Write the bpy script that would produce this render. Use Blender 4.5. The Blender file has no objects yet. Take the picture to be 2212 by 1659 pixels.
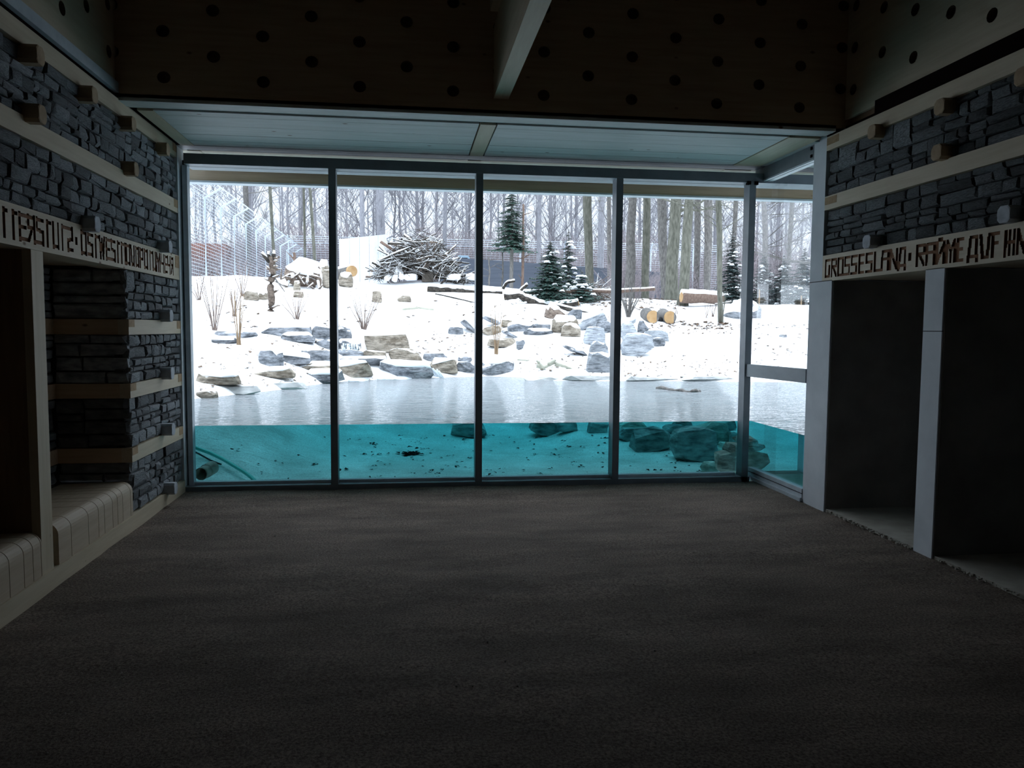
import bpy, bmesh, math, random
from mathutils import Vector, Matrix, noise
random.seed(7)
R = random.Random(11)
col = bpy.context.scene.collection
sc = bpy.context.scene
pi = math.pi

# ------------------------------------------------------------------ camera
FPX, CXP, CYP, EYE = 1677.8, 1106.0, 829.5, 1.6
YAW, PIT, ROL = 0.1324993, 0.0712413, 0.0073032
fwd = Vector((math.sin(YAW)*math.cos(PIT), math.cos(YAW)*math.cos(PIT), -math.sin(PIT)))
rt0 = Vector((math.cos(YAW), -math.sin(YAW), 0)); up0 = rt0.cross(fwd)
rt = rt0*math.cos(ROL) + up0*math.sin(ROL)
up = -rt0*math.sin(ROL) + up0*math.cos(ROL)
CAM = Vector((0, 0, EYE))
cd = bpy.data.cameras.new('camera'); cam = bpy.data.objects.new('camera', cd); col.objects.link(cam)
cd.sensor_width = 36.0; cd.lens = FPX*36.0/2212.0; cd.clip_end = 600; cd.clip_start = 0.05
m = Matrix.Identity(4)
for i in range(3):
    m[i][0] = rt[i]; m[i][1] = up[i]; m[i][2] = -fwd[i]; m[i][3] = CAM[i]
cam.matrix_world = m
sc.camera = cam

def ray(px, py): return fwd + rt*((px-CXP)/FPX) - up*((py-CYP)/FPX)
def on(ax, val, px, py):            # point where the sight line meets a plane
    d = ray(px, py); return CAM + d*((val-CAM[ax])/d[ax])

# ------------------------------------------------------------------ world, exposure
w = bpy.data.worlds.new('overcast_sky'); sc.world = w; w.use_nodes = True
nt = w.node_tree; nt.nodes.clear()
o = nt.nodes.new('ShaderNodeOutputWorld'); bg = nt.nodes.new('ShaderNodeBackground')
tc = nt.nodes.new('ShaderNodeTexCoord'); sx = nt.nodes.new('ShaderNodeSeparateXYZ')
mr = nt.nodes.new('ShaderNodeMapRange'); mr.inputs[1].default_value = 0; mr.inputs[2].default_value = 1
mr.inputs[3].default_value = 0.50; mr.inputs[4].default_value = 2.3
nt.links.new(tc.outputs['Generated'], sx.inputs[0]); nt.links.new(sx.outputs[2], mr.inputs[0])
nt.links.new(mr.outputs[0], bg.inputs[1]); bg.inputs[0].default_value = (0.80, 0.88, 1.0, 1)
nt.links.new(bg.outputs[0], o.inputs[0])
w.cycles.sampling_method = 'MANUAL'; w.cycles.sample_map_resolution = 256
vs = sc.view_settings
sc.display_settings.display_device = 'sRGB'
vs.view_transform = 'Standard'; vs.look = 'None'; vs.gamma = 1.0; vs.use_curve_mapping = False
vs.exposure = 1.15
cy = sc.cycles
cy.max_bounces = 10; cy.diffuse_bounces = 6; cy.glossy_bounces = 3; cy.transmission_bounces = 4
cy.transparent_max_bounces = 32; cy.caustics_reflective = False; cy.caustics_refractive = False
cy.sample_clamp_indirect = 6.0; cy.use_denoising = True

# ------------------------------------------------------------------ materials
def mat(name):
    M = bpy.data.materials.new(name); M.use_nodes = True
    t = M.node_tree; b = t.nodes['Principled BSDF']
    return M, t, b
def N(t, kind, **kw):
    n = t.nodes.new(kind)
    for k, v in kw.items(): setattr(n, k, v)
    return n
def ramp(t, fac, stops):
    r = N(t, 'ShaderNodeValToRGB'); e = r.color_ramp.elements
    while len(e) < len(stops): e.new(0.5)
    for q, (p, c) in zip(e, stops):
        q.position = p; q.color = (*c, 1)
    t.links.new(fac, r.inputs[0]); return r.outputs[0]
def coords(t, scale=(1, 1, 1), kind='Object', rnd=True):
    tc = N(t, 'ShaderNodeTexCoord'); mp = N(t, 'ShaderNodeMapping')
    mp.inputs['Scale'].default_value = scale
    t.links.new(tc.outputs[kind], mp.inputs[0])
    if rnd:
        oi = N(t, 'ShaderNodeObjectInfo'); ml = N(t, 'ShaderNodeMath', operation='MULTIPLY')
        ml.inputs[1].default_value = 37.0; t.links.new(oi.outputs['Random'], ml.inputs[0])
        t.links.new(ml.outputs[0], mp.inputs['Location'])
    return mp.outputs[0]
def noisetex(t, vec, scale, detail=4, rough=0.55):
    n = N(t, 'ShaderNodeTexNoise'); n.inputs['Scale'].default_value = scale
    n.inputs['Detail'].default_value = detail; n.inputs['Roughness'].default_value = rough
    t.links.new(vec, n.inputs['Vector']); return n.outputs[0]
def bump(t, b, h, strength, dist):
    bp = N(t, 'ShaderNodeBump'); bp.inputs['Strength'].default_value = strength
    bp.inputs['Distance'].default_value = dist
    t.links.new(h, bp.inputs['Height']); t.links.new(bp.outputs[0], b.inputs['Normal'])
def hsv_rand(t, colr, lo, hi):
    oi = N(t, 'ShaderNodeObjectInfo'); mr = N(t, 'ShaderNodeMapRange')
    mr.inputs[3].default_value = lo; mr.inputs[4].default_value = hi
    t.links.new(oi.outputs['Random'], mr.inputs[0])
    h = N(t, 'ShaderNodeHueSaturation'); t.links.new(mr.outputs[0], h.inputs['Value'])
    t.links.new(colr, h.inputs['Color']); return h.outputs[0]
def noisy(name, c1, c2, scale=8, sc3=(1, 1, 1), rough=0.8, bs=0.3, bd=0.01, lo=None, hi=None, detail=5, spec=0.3):
    M, t, b = mat(name)
    v = coords(t, sc3); n = noisetex(t, v, scale, detail)
    c = ramp(t, n, [(0.32, c1), (0.68, c2)])
    if lo: c = hsv_rand(t, c, lo, hi)
    t.links.new(c, b.inputs['Base Color']); b.inputs['Roughness'].default_value = rough
    b.inputs['Specular IOR Level'].default_value = spec
    if bs: bump(t, b, n, bs, bd)
    return M
def plain(name, c, rough=0.5, metal=0.0, spec=0.5):
    M, t, b = mat(name)
    b.inputs['Base Color'].default_value = (*c, 1); b.inputs['Roughness'].default_value = rough
    b.inputs['Metallic'].default_value = metal; b.inputs['Specular IOR Level'].default_value = spec
    return M
def wood(name, axis, c1=(.50, .42, .30), c2=(.60, .52, .39), knots=True):
    M, t, b = mat(name)
    s = [9, 9, 9]; s[axis] = 0.7
    v = coords(t, tuple(s)); n = noisetex(t, v, 3.0, 6, .6)
    c = ramp(t, n, [(0.3, c1), (0.7, c2)])
    if knots:
        ks = [3.2, 3.2, 3.2]; ks[axis] = 1.7
        v2 = coords(t, tuple(ks)); vo = N(t, 'ShaderNodeTexVoronoi'); vo.inputs['Scale'].default_value = 1.6
        t.links.new(v2, vo.inputs['Vector'])
        k = ramp(t, vo.outputs['Distance'], [(0.035, (1, 1, 1)), (0.075, (0, 0, 0))])
        mx = N(t, 'ShaderNodeMix', data_type='RGBA'); t.links.new(k, mx.inputs[0])
        t.links.new(c, mx.inputs[6]); mx.inputs[7].default_value = (.16, .09, .045, 1); c = mx.outputs[2]
    t.links.new(c, b.inputs['Base Color']); b.inputs['Roughness'].default_value = 0.6
    b.inputs['Specular IOR Level'].default_value = 0.3
    bump(t, b, n, 0.15, 0.003)
    return M
WX, WY, WZ = wood('spruce_boards_x', 0), wood('spruce_boards_y', 1), wood('spruce_boards_z', 2)
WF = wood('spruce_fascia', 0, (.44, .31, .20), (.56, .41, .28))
WSOF = wood('whitewashed_soffit', 0, (.52, .54, .52), (.64, .66, .66))
CARVE = noisy('carved_wood', (.17, .075, .035), (.28, .14, .07), 30, bs=.1)
ENDG = noisy('end_grain', (.30, .20, .11), (.42, .29, .17), 25, bs=.1)
HOLE = noisy('hole_wood', (.12, .08, .05), (.2, .14, .09), 12, bs=.1)
BENCH = wood('bench_beech', 1, (.46, .37, .27), (.56, .47, .36), False)
PARTW = wood('partition_face', 2, (.20, .12, .07), (.28, .18, .11), False)
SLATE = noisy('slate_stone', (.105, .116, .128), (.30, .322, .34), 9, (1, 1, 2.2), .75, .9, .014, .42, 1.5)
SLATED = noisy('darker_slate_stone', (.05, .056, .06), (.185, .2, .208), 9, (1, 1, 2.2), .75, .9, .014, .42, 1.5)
MORT = noisy('joint_shadow', (.02, .02, .02), (.045, .043, .04), 10, bs=.5)
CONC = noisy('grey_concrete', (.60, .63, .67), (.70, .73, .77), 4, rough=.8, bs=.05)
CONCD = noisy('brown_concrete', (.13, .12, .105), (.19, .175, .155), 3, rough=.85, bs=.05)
CONCF = noisy('pale_concrete_floor', (.30, .28, .24), (.42, .40, .35), 5, rough=.9, bs=.3)
STEEL = noisy('dark_steel', (.15, .17, .195), (.20, .225, .255), 6, rough=.4, bs=.02, spec=.5)
GALV = noisy('galvanised_steel', (.46, .52, .57), (.58, .64, .69), 10, rough=.4, bs=.02, spec=.6)
FLAN = noisy('painted_blue_grey_steel', (.17, .21, .24), (.23, .275, .31), 5, rough=.5, bs=.02, spec=.4)
SEAL_SHADE = plain('seal_and_gap_shade', (.012, .008, .008), 1.0, 0, 0.0)  # black of the seals, also painted shade in the panel slots
PEGW = noisy('peg_wood', (.30, .21, .13), (.42, .31, .2), 14, bs=.2)
PEGS = noisy('peg_stone', (.34, .36, .40), (.58, .62, .67), 10, bs=.3)
SNOW = noisy('snow', (.86, .88, .90), (.90, .91, .92), 6, rough=.7, bs=.25, bd=.02, spec=.2)
BARK = noisy('grey_bark', (.085, .08, .076), (.20, .19, .178), 7, (3, 3, 1), .9, .6, .02, .75, 1.2)
BARKF = noisy('hazed_far_bark', (.19, .19, .21), (.31, .31, .335), 5, (3, 3, 1), .9, 0, 0, .7, 1.2)  # distance haze put into the colour as a paler grey-lilac
BARKM = noisy('mossy_bark', (.07, .072, .056), (.16, .158, .13), 5, (3, 3, .8), .9, .6, .02, .8, 1.15)
BARKR = noisy('red_brown_bark', (.11, .07, .055), (.20, .145, .115), 8, (3, 3, 1), .9, .6, .02, .8, 1.2)
TWIG = noisy('twig_bark', (.14, .10, .085), (.22, .175, .15), 9, rough=.9, bs=0, lo=.8, hi=1.2)
THICK = noisy('hazed_lilac_twigs', (.22, .19, .20), (.33, .29, .30), 3, rough=.9, bs=0, lo=.8, hi=1.15)  # twig colour lightened to carry the haze over the thicket
HEART = noisy('cut_wood', (.34, .20, .09), (.46, .31, .16), 6, (1, 1, 1), .8, .1)
REDC = noisy('rust_cladding', (.17, .08, .06), (.23, .115, .09), 3, rough=.8, bs=0)
WHITEP = noisy('white_panel', (.60, .64, .68), (.68, .72, .76), 2, rough=.7, bs=0)
BLUEW = noisy('blue_grey_wall', (.05, .06, .08), (.07, .082, .105), 2, (.3, 1, 4), .7, 0)
CARP = plain('pale_blue_paint', (.26, .36, .44), .3)
WIRE = plain('fence_wire', (.46, .52, .58), .5, .1)
HOSE = plain('teal_hose_rubber', (.10, .60, .50), .35)
CABLE = plain('black_cable', (.02, .025, .03), .5)
PVC = noisy('grey_plastic_pipe', (.3, .3, .24), (.44, .44, .36), 8, bs=0, rough=.5)
LEAF = plain('brown_leaf', (.13, .085, .055), .8)
LEAFD = plain('sodden_leaf', (.035, .03, .025), .8)
ICE = plain('ice', (.62, .70, .76), .25)

def snowy(name, c1, c2, amount, sc3=(1, 1, 2.0), scale=4.5, bs=1.0, thr=.55, rnd=(.75, 1.2)):
    """stone or bark that carries snow on the faces that look upward"""
    M, t, b = mat(name)
    v = coords(t, sc3); n = noisetex(t, v, scale, 8, .68)
    c = ramp(t, n, [(0.38, c1), (0.60, c2)]); c = hsv_rand(t, c, *rnd)
    vs2 = coords(t, (sc3[0]*.5, sc3[1]*.5, sc3[2]*2.4)); ns = noisetex(t, vs2, scale*1.6, 5, .7)
    kk = ramp(t, ns, [(.40, (.35, .35, .35)), (.50, (1, 1, 1))])
    mm = N(t, 'ShaderNodeMix', data_type='RGBA', blend_type='MULTIPLY'); mm.inputs[0].default_value = .75
    t.links.new(c, mm.inputs[6]); t.links.new(kk, mm.inputs[7]); c = mm.outputs[2]
    g = N(t, 'ShaderNodeNewGeometry'); s = N(t, 'ShaderNodeSeparateXYZ'); t.links.new(g.outputs['Normal'], s.inputs[0])
    v3 = coords(t); n2 = noisetex(t, v3, 4.0, 4)
    a = N(t, 'ShaderNodeMath', operation='MULTIPLY_ADD'); a.inputs[1].default_value = 0.9; a.inputs[2].default_value = -.45
    t.links.new(n2, a.inputs[0])
    ad = N(t, 'ShaderNodeMath', operation='ADD'); t.links.new(s.outputs[2], ad.inputs[0]); t.links.new(a.outputs[0], ad.inputs[1])
    k = ramp(t, ad.outputs[0], [(max(0, thr - amount*.3), (0, 0, 0)), (min(1, thr - amount*.3 + .06), (1, 1, 1))])
    mx = N(t, 'ShaderNodeMix', data_type='RGBA'); t.links.new(k, mx.inputs[0]); t.links.new(c, mx.inputs[6])
    mx.inputs[7].default_value = (.87, .89, .91, 1)
    t.links.new(mx.outputs[2], b.inputs['Base Color']); b.inputs['Roughness'].default_value = .85
    b.inputs['Specular IOR Level'].default_value = .2
    bump(t, b, n, bs, .05)
    return M
RG = snowy('grey_slab_rock', (.09, .10, .112), (.34, .36, .39), -.9)
RT = snowy('tan_rock', (.17, .14, .105), (.44, .39, .32), -.9)
RP = snowy('pale_blue_rock', (.26, .285, .315), (.44, .47, .50), -.8)
PALE = noisy('pale_shore_stone', (.34, .35, .35), (.62, .63, .62), 6, (1, 1, 2), .8, .6, .02)
RGS = snowy('snow_dusted_rock', (.18, .20, .22), (.38, .40, .43), .5)
BSN = snowy('snow_dusted_bark', (.025, .022, .02), (.09, .078, .065), .45, (2, 2, 2), 5)
BRN = snowy('snow_dusted_red_bark', (.12, .088, .07), (.27, .215, .175), .3, (2, 2, 2), 5)
NEED = snowy('spruce_needles', (.022, .05, .043), (.06, .105, .088), -1.0, (1, 1, 1), 9, .3, .72)
NEEDL = snowy('pale_spruce_needles', (.035, .085, .068), (.08, .15, .115), -.6, (1, 1, 1), 9, .3, .8)
NEEDS = snowy('snowy_spruce_needles', (.02, .04, .04), (.05, .08, .076), -.6, (1, 1, 1), 7, .3, .72)
URG = noisy('wet_rock', (.14, .155, .155), (.60, .63, .60), 5, (1, 1, 2.5), .7, 1, .05, .7, 1.3)
URL = noisy('pale_wet_rock', (.22, .24, .2), (.80, .82, .72), 6, (1, 1, 2.5), .7, 1, .05, .8, 1.2)

# ground: snow with dark specks of earth and leaves
M, t, b = mat('snow_with_litter'); SNG = M
v = coords(t, (1, 1, 1), 'Object', False)
n1 = noisetex(t, v, 9.0, 5, .7); n2 = noisetex(t, v, .55, 2, .5)
ad = N(t, 'ShaderNodeMath', operation='MULTIPLY_ADD'); ad.inputs[1].default_value = .35
t.links.new(n2, ad.inputs[0]); t.links.new(n1, ad.inputs[2])
k = ramp(t, ad.outputs[0], [(.815, (0, 0, 0)), (.845, (1, 1, 1))])
mx = N(t, 'ShaderNodeMix', data_type='RGBA'); t.links.new(k, mx.inputs[0])
mx.inputs[6].default_value = (.87, .885, .90, 1); mx.inputs[7].default_value = (.16, .13, .11, 1)
t.links.new(mx.outputs[2], b.inputs['Base Color']); b.inputs['Roughness'].default_value = .8
b.inputs['Specular IOR Level'].default_value = .2
n3 = noisetex(t, v, 3.0, 6, .6); bump(t, b, n3, .5, .05)

# pond bed
M, t, b = mat('pond_bed_sand'); BED = M
v = coords(t, (1, 1, 1), 'Object', False); n1 = noisetex(t, v, 1.4, 8, .65)
c = ramp(t, n1, [(.3, (.56, .56, .52)), (.7, (.88, .89, .85))])
ng = noisetex(t, v, 55, 3, .8); cg_ = ramp(t, ng, [(.40, (.45, .45, .45)), (.52, (1, 1, 1))])
mm = N(t, 'ShaderNodeMix', data_type='RGBA', blend_type='MULTIPLY'); mm.inputs[0].default_value = .55
t.links.new(c, mm.inputs[6]); t.links.new(cg_, mm.inputs[7]); t.links.new(mm.outputs[2], b.inputs['Base Color'])
b.inputs['Roughness'].default_value = .9; n2 = noisetex(t, coords(t, (1, 3, 1), 'Object', False), 5, 5); bump(t, b, n2, .5, .04)

# gravel floor
M, t, b = mat('crushed_gravel'); GRAV = M
v = coords(t, (1, 1, 1), 'Object', False); n1 = noisetex(t, v, 75, 4, .75); n2 = noisetex(t, coords(t, (.5, 1.4, 1), 'Object', False), 2.2, 6, .6)
c = ramp(t, n1, [(.38, (.09, .072, .059)), (.62, (.31, .262, .225))])
c2 = ramp(t, n2, [(.3, (.50, .48, .46)), (.68, (1.10, 1.05, 1.02))])
mx = N(t, 'ShaderNodeMix', data_type='RGBA', blend_type='MULTIPLY'); mx.inputs[0].default_value = 1
t.links.new(c, mx.inputs[6]); t.links.new(c2, mx.inputs[7]); t.links.new(mx.outputs[2], b.inputs['Base Color'])
b.inputs['Roughness'].default_value = .95; b.inputs['Specular IOR Level'].default_value = .2
ad = N(t, 'ShaderNodeMath', operation='MULTIPLY_ADD'); ad.inputs[1].default_value = .3
t.links.new(n1, ad.inputs[0]); t.links.new(n2, ad.inputs[2]); bump(t, b, ad.outputs[0], .7, .04)

# glass: a clear pane that also mirrors a little
def clear_mat(name, tint, ior=1.45, glossmax=1.0):
    M, t, b = mat(name); t.nodes.remove(b); out = t.nodes['Material Output']
    tr = N(t, 'ShaderNodeBsdfTransparent'); tr.inputs[0].default_value = (*tint, 1)
    gl = N(t, 'ShaderNodeBsdfGlossy'); gl.inputs['Roughness'].default_value = .02
    fr = N(t, 'ShaderNodeFresnel'); fr.inputs[0].default_value = ior
    mx = N(t, 'ShaderNodeMixShader')
    ml = N(t, 'ShaderNodeMath', operation='MULTIPLY'); ml.inputs[1].default_value = glossmax
    t.links.new(fr.outputs[0], ml.inputs[0]); t.links.new(ml.outputs[0], mx.inputs[0])
    t.links.new(tr.outputs[0], mx.inputs[1]); t.links.new(gl.outputs[0], mx.inputs[2])
    t.links.new(mx.outputs[0], out.inputs[0]); return M
GLASS = clear_mat('pane_glass', (.97, .985, .985), 1.45, .22)

def water_volume(t, out):
    va = N(t, 'ShaderNodeVolumeAbsorption'); va.inputs[0].default_value = (.32, .87, .91, 1)
    va.inputs[1].default_value = .68
    t.links.new(va.outputs[0], out.inputs['Volume'])
M, t, b = mat('water_side'); WSIDE = M; t.nodes.remove(b); out = t.nodes['Material Output']
tr = N(t, 'ShaderNodeBsdfTransparent'); tr.inputs[0].default_value = (.80, .95, .97, 1)
t.links.new(tr.outputs[0], out.inputs[0]); water_volume(t, out)
M, t, b = mat('water_surface'); WTOP = M; t.nodes.remove(b); out = t.nodes['Material Output']
tr = N(t, 'ShaderNodeBsdfTransparent'); tr.inputs[0].default_value = (.85, .97, .98, 1)
df = N(t, 'ShaderNodeBsdfDiffuse'); df.inputs[0].default_value = (.20, .215, .225, 1)
m1 = N(t, 'ShaderNodeMixShader')
lw = N(t, 'ShaderNodeLayerWeight'); lw.inputs[0].default_value = .5
k = ramp(t, lw.outputs['Facing'], [(.35, (.12, .12, .12)), (.9, (.93, .93, .93))])
t.links.new(k, m1.inputs[0]); t.links.new(tr.outputs[0], m1.inputs[1]); t.links.new(df.outputs[0], m1.inputs[2])
gl = N(t, 'ShaderNodeBsdfGlossy'); gl.inputs['Roughness'].default_value = .03
v = coords(t, (.8, 1.8, 1), 'Object', False); n1 = noisetex(t, v, 1.0, 2, .5)
v2 = coords(t, (2.0, 6.0, 1), 'Object', False); n2 = noisetex(t, v2, 1.2, 3, .6)
ad = N(t, 'ShaderNodeMath', operation='MULTIPLY_ADD'); ad.inputs[1].default_value = .8
t.links.new(n2, ad.inputs[0]); t.links.new(n1, ad.inputs[2])
bp = N(t, 'ShaderNodeBump'); bp.inputs['Strength'].default_value = 1.0; bp.inputs['Distance'].default_value = .15
t.links.new(ad.outputs[0], bp.inputs['Height']); t.links.new(bp.outputs[0], gl.inputs['Normal'])
fr = N(t, 'ShaderNodeFresnel'); fr.inputs[0].default_value = 1.33; t.links.new(bp.outputs[0], fr.inputs['Normal'])
m2 = N(t, 'ShaderNodeMixShader'); t.links.new(fr.outputs[0], m2.inputs[0])
t.links.new(m1.outputs[0], m2.inputs[1]); t.links.new(gl.outputs[0], m2.inputs[2])
t.links.new(m2.outputs[0], out.inputs[0]); water_volume(t, out)

# ------------------------------------------------------------------ mesh builder
class MB:
    def __init__(s): s.v = []; s.f = []; s.mi = []
    def quad(s, a, b, c, d, m=0):
        n = len(s.v); s.v += [a, b, c, d]; s.f.append((n, n+1, n+2, n+3)); s.mi.append(m)
    def box(s, x0, x1, y0, y1, z0, z1, m=0):
        n = len(s.v)
        s.v += [(x0, y0, z0), (x1, y0, z0), (x1, y1, z0), (x0, y1, z0), (x0, y0, z1), (x1, y0, z1), (x1, y1, z1), (x0, y1, z1)]
        for f in ((0, 3, 2, 1), (4, 5, 6, 7), (0, 1, 5, 4), (1, 2, 6, 5), (2, 3, 7, 6), (3, 0, 4, 7)):
            s.f.append(tuple(n+i for i in f)); s.mi.append(m)
        return s
    def tube(s, pts, rad, sides=6, cap=True, m=0):
        n0 = len(s.v); P = [Vector(p) for p in pts]
        for i, p in enumerate(P):
            d = (P[min(i+1, len(P)-1)] - P[max(i-1, 0)])
            if d.length < 1e-9: d = Vector((0, 0, 1))
            d.normalize(); a = d.orthogonal().normalized() if abs(d.z) > .99 else d.cross(Vector((0, 0, 1))).normalized()
            b = d.cross(a); r = rad[i] if hasattr(rad, '__len__') else rad
            for k in range(sides):
                an = 2*pi*k/sides
                s.v.append(tuple(p + a*(math.cos(an)*r) + b*(math.sin(an)*r)))
        for i in range(len(P)-1):
            for k in range(sides):
                k2 = (k+1) % sides
                s.f.append((n0+i*sides+k, n0+i*sides+k2, n0+(i+1)*sides+k2, n0+(i+1)*sides+k)); s.mi.append(m)
        if cap:
            s.f.append(tuple(n0+k for k in range(sides))[::-1]); s.mi.append(m)
            e = n0+(len(P)-1)*sides; s.f.append(tuple(e+k for k in range(sides))); s.mi.append(m)
        return s
    def mesh(s, name, mats, loc=(0, 0, 0), smooth=False):
        me = bpy.data.meshes.new(name)
        lx, ly, lz = loc
        me.from_pydata([(a-lx, b-ly, c-lz) for a, b, c in s.v], [], s.f)
        if not isinstance(mats, (list, tuple)): mats = [mats]
        for q in mats: me.materials.append(q)
        if len(mats) > 1: me.polygons.foreach_set('material_index', s.mi)
        if smooth: me.polygons.foreach_set('use_smooth', [True]*len(me.polygons))
        me.update(); return me
    def build(s, name, mats, parent=None, smooth=False, loc=None, **props):
        """one mesh object; verts are world coordinates; origin at loc or at the middle of its base"""
        if loc is None:
            xs = [q[0] for q in s.v]; ys = [q[1] for q in s.v]; zs = [q[2] for q in s.v]
            loc = ((min(xs)+max(xs))/2, (min(ys)+max(ys))/2, min(zs))
        o = bpy.data.objects.new(name, s.mesh(name, mats, loc, smooth)); col.objects.link(o)
        put(o, loc, parent)
        for k, v in props.items(): o[k] = v
        return o
WP = {}
def put(o, loc, parent=None):
    loc = Vector(loc); WP[o.name] = loc
    if parent:
        o.parent = parent; o.location = loc - WP[parent.name]
    else: o.location = loc
def empty(name, loc, **props):
    o = bpy.data.objects.new(name, None); col.objects.link(o); o.empty_display_size = .1
    put(o, loc)
    for k, v in props.items(): o[k] = v
    return o
def thing(name, loc, label, cat, group=None):
    o = empty(name, loc, label=label, category=cat)
    if group: o['group'] = group
    return o
def box(name, m, x0, x1, y0, y1, z0, z1, parent=None, **p):
    return MB().box(x0, x1, y0, y1, z0, z1).build(name, m, parent, **p)
def tagm(o, label, cat, group=None):
    o['label'] = label; o['category'] = cat
    if group: o['group'] = group
    return o

# ================================================================== ROOM
YW, XL, XR, WL = 7.83, -2.17, 3.68, 0.615
YF = 6.35                                   # dark upper fascia wall
BANDS = [(.52, .635), (1.03, 1.145), (1.53, 1.65), (2.67, 2.79), (3.19, 3.31)]
TB = (2.04, 2.27)
# floor
g = MB(); nx, ny = 46, 90
def fz(x, y): return noise.noise(Vector((x*.8, y*1.6, 0)))*.012 + noise.noise(Vector((x*3, y*7, 3)))*.005
X0, X1, Y0, Y1 = -2.16, 3.70, -5, 7.86
for i in range(nx+1):
    for j in range(ny+1):
        x = X0+(X1-X0)*i/nx; y = Y0+(Y1-Y0)*j/ny; g.v.append((x, y, fz(x, y)-.012))
for i in range(nx):
    for j in range(ny):
        a = i*(ny+1)+j; g.f.append((a, a+ny+1, a+ny+2, a+1)); g.mi.append(0)
g.build('floor', GRAV, None, True, (0.7, 2, 0), kind='structure')
g = MB()
for i in range(2600):
    y = 3 + 4.8*R.random()**.8; x = -2.1+5.7*R.random(); r = R.uniform(.0025, .0065)
    z = fz(x, y)-.012-r*.1; n = len(g.v)
    for q in ((1, 0, 0), (0, 1, 0), (-1, 0, 0), (0, -1, 0), (0, 0, .7), (0, 0, -.7)):
        g.v.append((x+q[0]*r*R.uniform(.7, 1.3), y+q[1]*r*R.uniform(.7, 1.3), z+q[2]*r))
    for q in ((0, 1, 4), (1, 2, 4), (2, 3, 4), (3, 0, 4), (1, 0, 5), (2, 1, 5), (3, 2, 5), (0, 3, 5)):
        g.f.append(tuple(n+k for k in q)); g.mi.append(0)
tagm(g.build('loose_gravel', noisy('pebble', (.30, .27, .24), (.55, .50, .46), 20, bs=0), kind='stuff'),
     'loose small gravel stones strewn over the brown floor', 'gravel')
# outer shell behind and above
DARKC = noisy('dark_back_cladding', (.035, .03, .028), (.06, .052, .048), 2, bs=0)
box('wall_back', DARKC, -3.6, 5.4, -5.15, -5.0, -.05, 5.6, kind='structure')
CEI = empty('ceiling', (.75, 2, 4.9), kind='structure')
box('ceiling_panel', PARTW, -3.6, 5.4, -5.15, YF+.1, 4.9, 5.0, CEI)

# -------- fascia wall and side panels with drilled holes
def holed_panel(org, U, V, nrm, nu, nv, cu, cv, test, rad=.045, depth=.05, sides=12, mats=(0, 1)):
    """plane of cells, each cell with a round recess where test() says so; org + i*cu*U + j*cv*V"""
    g = MB(); org = Vector(org); U = Vector(U); V = Vector(V); W = Vector(nrm)
    for i in range(nu):
        for j in range(nv):
            a = org+U*(cu*i)+V*(cv*j)
            c = [a, a+U*cu, a+U*cu+V*cv, a+V*cv]
            if not test(i, j): g.quad(*[tuple(q) for q in c], 0); continue
            m0 = a+U*(cu/2)+V*(cv/2)
            n = len(g.v); g.v += [tuple(q) for q in c]
            ring = [m0+U*(rad*1.1*math.cos(2*pi*(k+.5)/sides-3*pi/4-0*pi))+V*(rad*math.sin(2*pi*(k+.5)/sides-3*pi/4)) for k in range(sides)]
            g.v += [tuple(q) for q in ring]; g.v += [tuple(q-W*depth) for q in ring]
            # fan from corners to ring (2 ring verts around each corner direction)
            h = sides//4
            for q in range(4):
                for e in range(h):
                    k0 = (q*h+e-1) % sides; k1 = (k0+1) % sides
                    g.f.append((n+q, n+4+k1, n+4+k0)); g.mi.append(0)
                k1 = (q*h+h-1) % sides
                g.f.append((n+q, n+(q+1) % 4, n+4+k1)); g.mi.append(0)
            for k in range(sides):
                k2 = (k+1) % sides
                g.f.append((n+4+k, n+4+k2, n+4+sides+k2, n+4+sides+k)); g.mi.append(1)
            g.f.append(tuple(n+4+sides+k for k in range(sides))); g.mi.append(1)
    return g
WFR = empty('wall_front', (.75, YF, 3.33), kind='structure')
cu, cv = .366, .171
# hole centres at X = k*.366-.01 and Z = 3.485+.171*n, staggered
i0 = -6
g = holed_panel((i0*cu-.01-cu/2, YF, 3.485-cv/2), (1, 0, 0), (0, 0, 1), (0, -1, 0), 17, 9, cu, cv,
                lambda i, j: ((i+i0) + j) % 2 == 1)
g.box(XL-.1, XR+.2, YF-.001, YF+.0, 3.325, 3.40)
g.build('fascia_board', [WF, HOLE], WFR)
box('fascia_core', WF, XL-.3, XR+.4, YF+.06, YF+.16, 3.40, 4.95, WFR)
box('fascia_bottom_board', WF, XL-.02, XR-.06, YF-.002, YF+.06, 3.325, 3.40, WFR)

def side_panel(name, x, nrm, ystart, slot):
    e = empty(name, (x, 2, 3.36), kind='structure')
    n = 28; c2 = .392; z0 = 3.62-cv/2
    y1 = ystart+c2/2
    g = holed_panel((x, y1-n*c2, z0), (0, 1, 0), (0, 0, 1), nrm, n, 8, c2, cv,
                    lambda i, j: ((n-1-i) + j) % 2 == 0)
    g.build('upper_panel', [WY, HOLE], e)
    g = MB().box(min(x, x-nrm[0]*.03), max(x, x-nrm[0]*.03), -5, YF, 3.40, z0)
    if y1 < YF: g.box(min(x, x-nrm[0]*.03), max(x, x-nrm[0]*.03), y1, YF, z0, 4.9)
    g.build('lower_board', WY, e)
    s = 1 if nrm[0] > 0 else -1
    MB().box(min(x-s*.05, x-s*.5), max(x-s*.05, x-s*.5), -5, YF+.1, 3.31, 4.95).build('panel_core', PARTW, e)
    return e
PL = side_panel('trim_1', XL-.02, (1, 0, 0), 6.24, None)
PR = side_panel('trim_2', XR+.02, (-1, 0, 0), 6.24, None)
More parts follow.
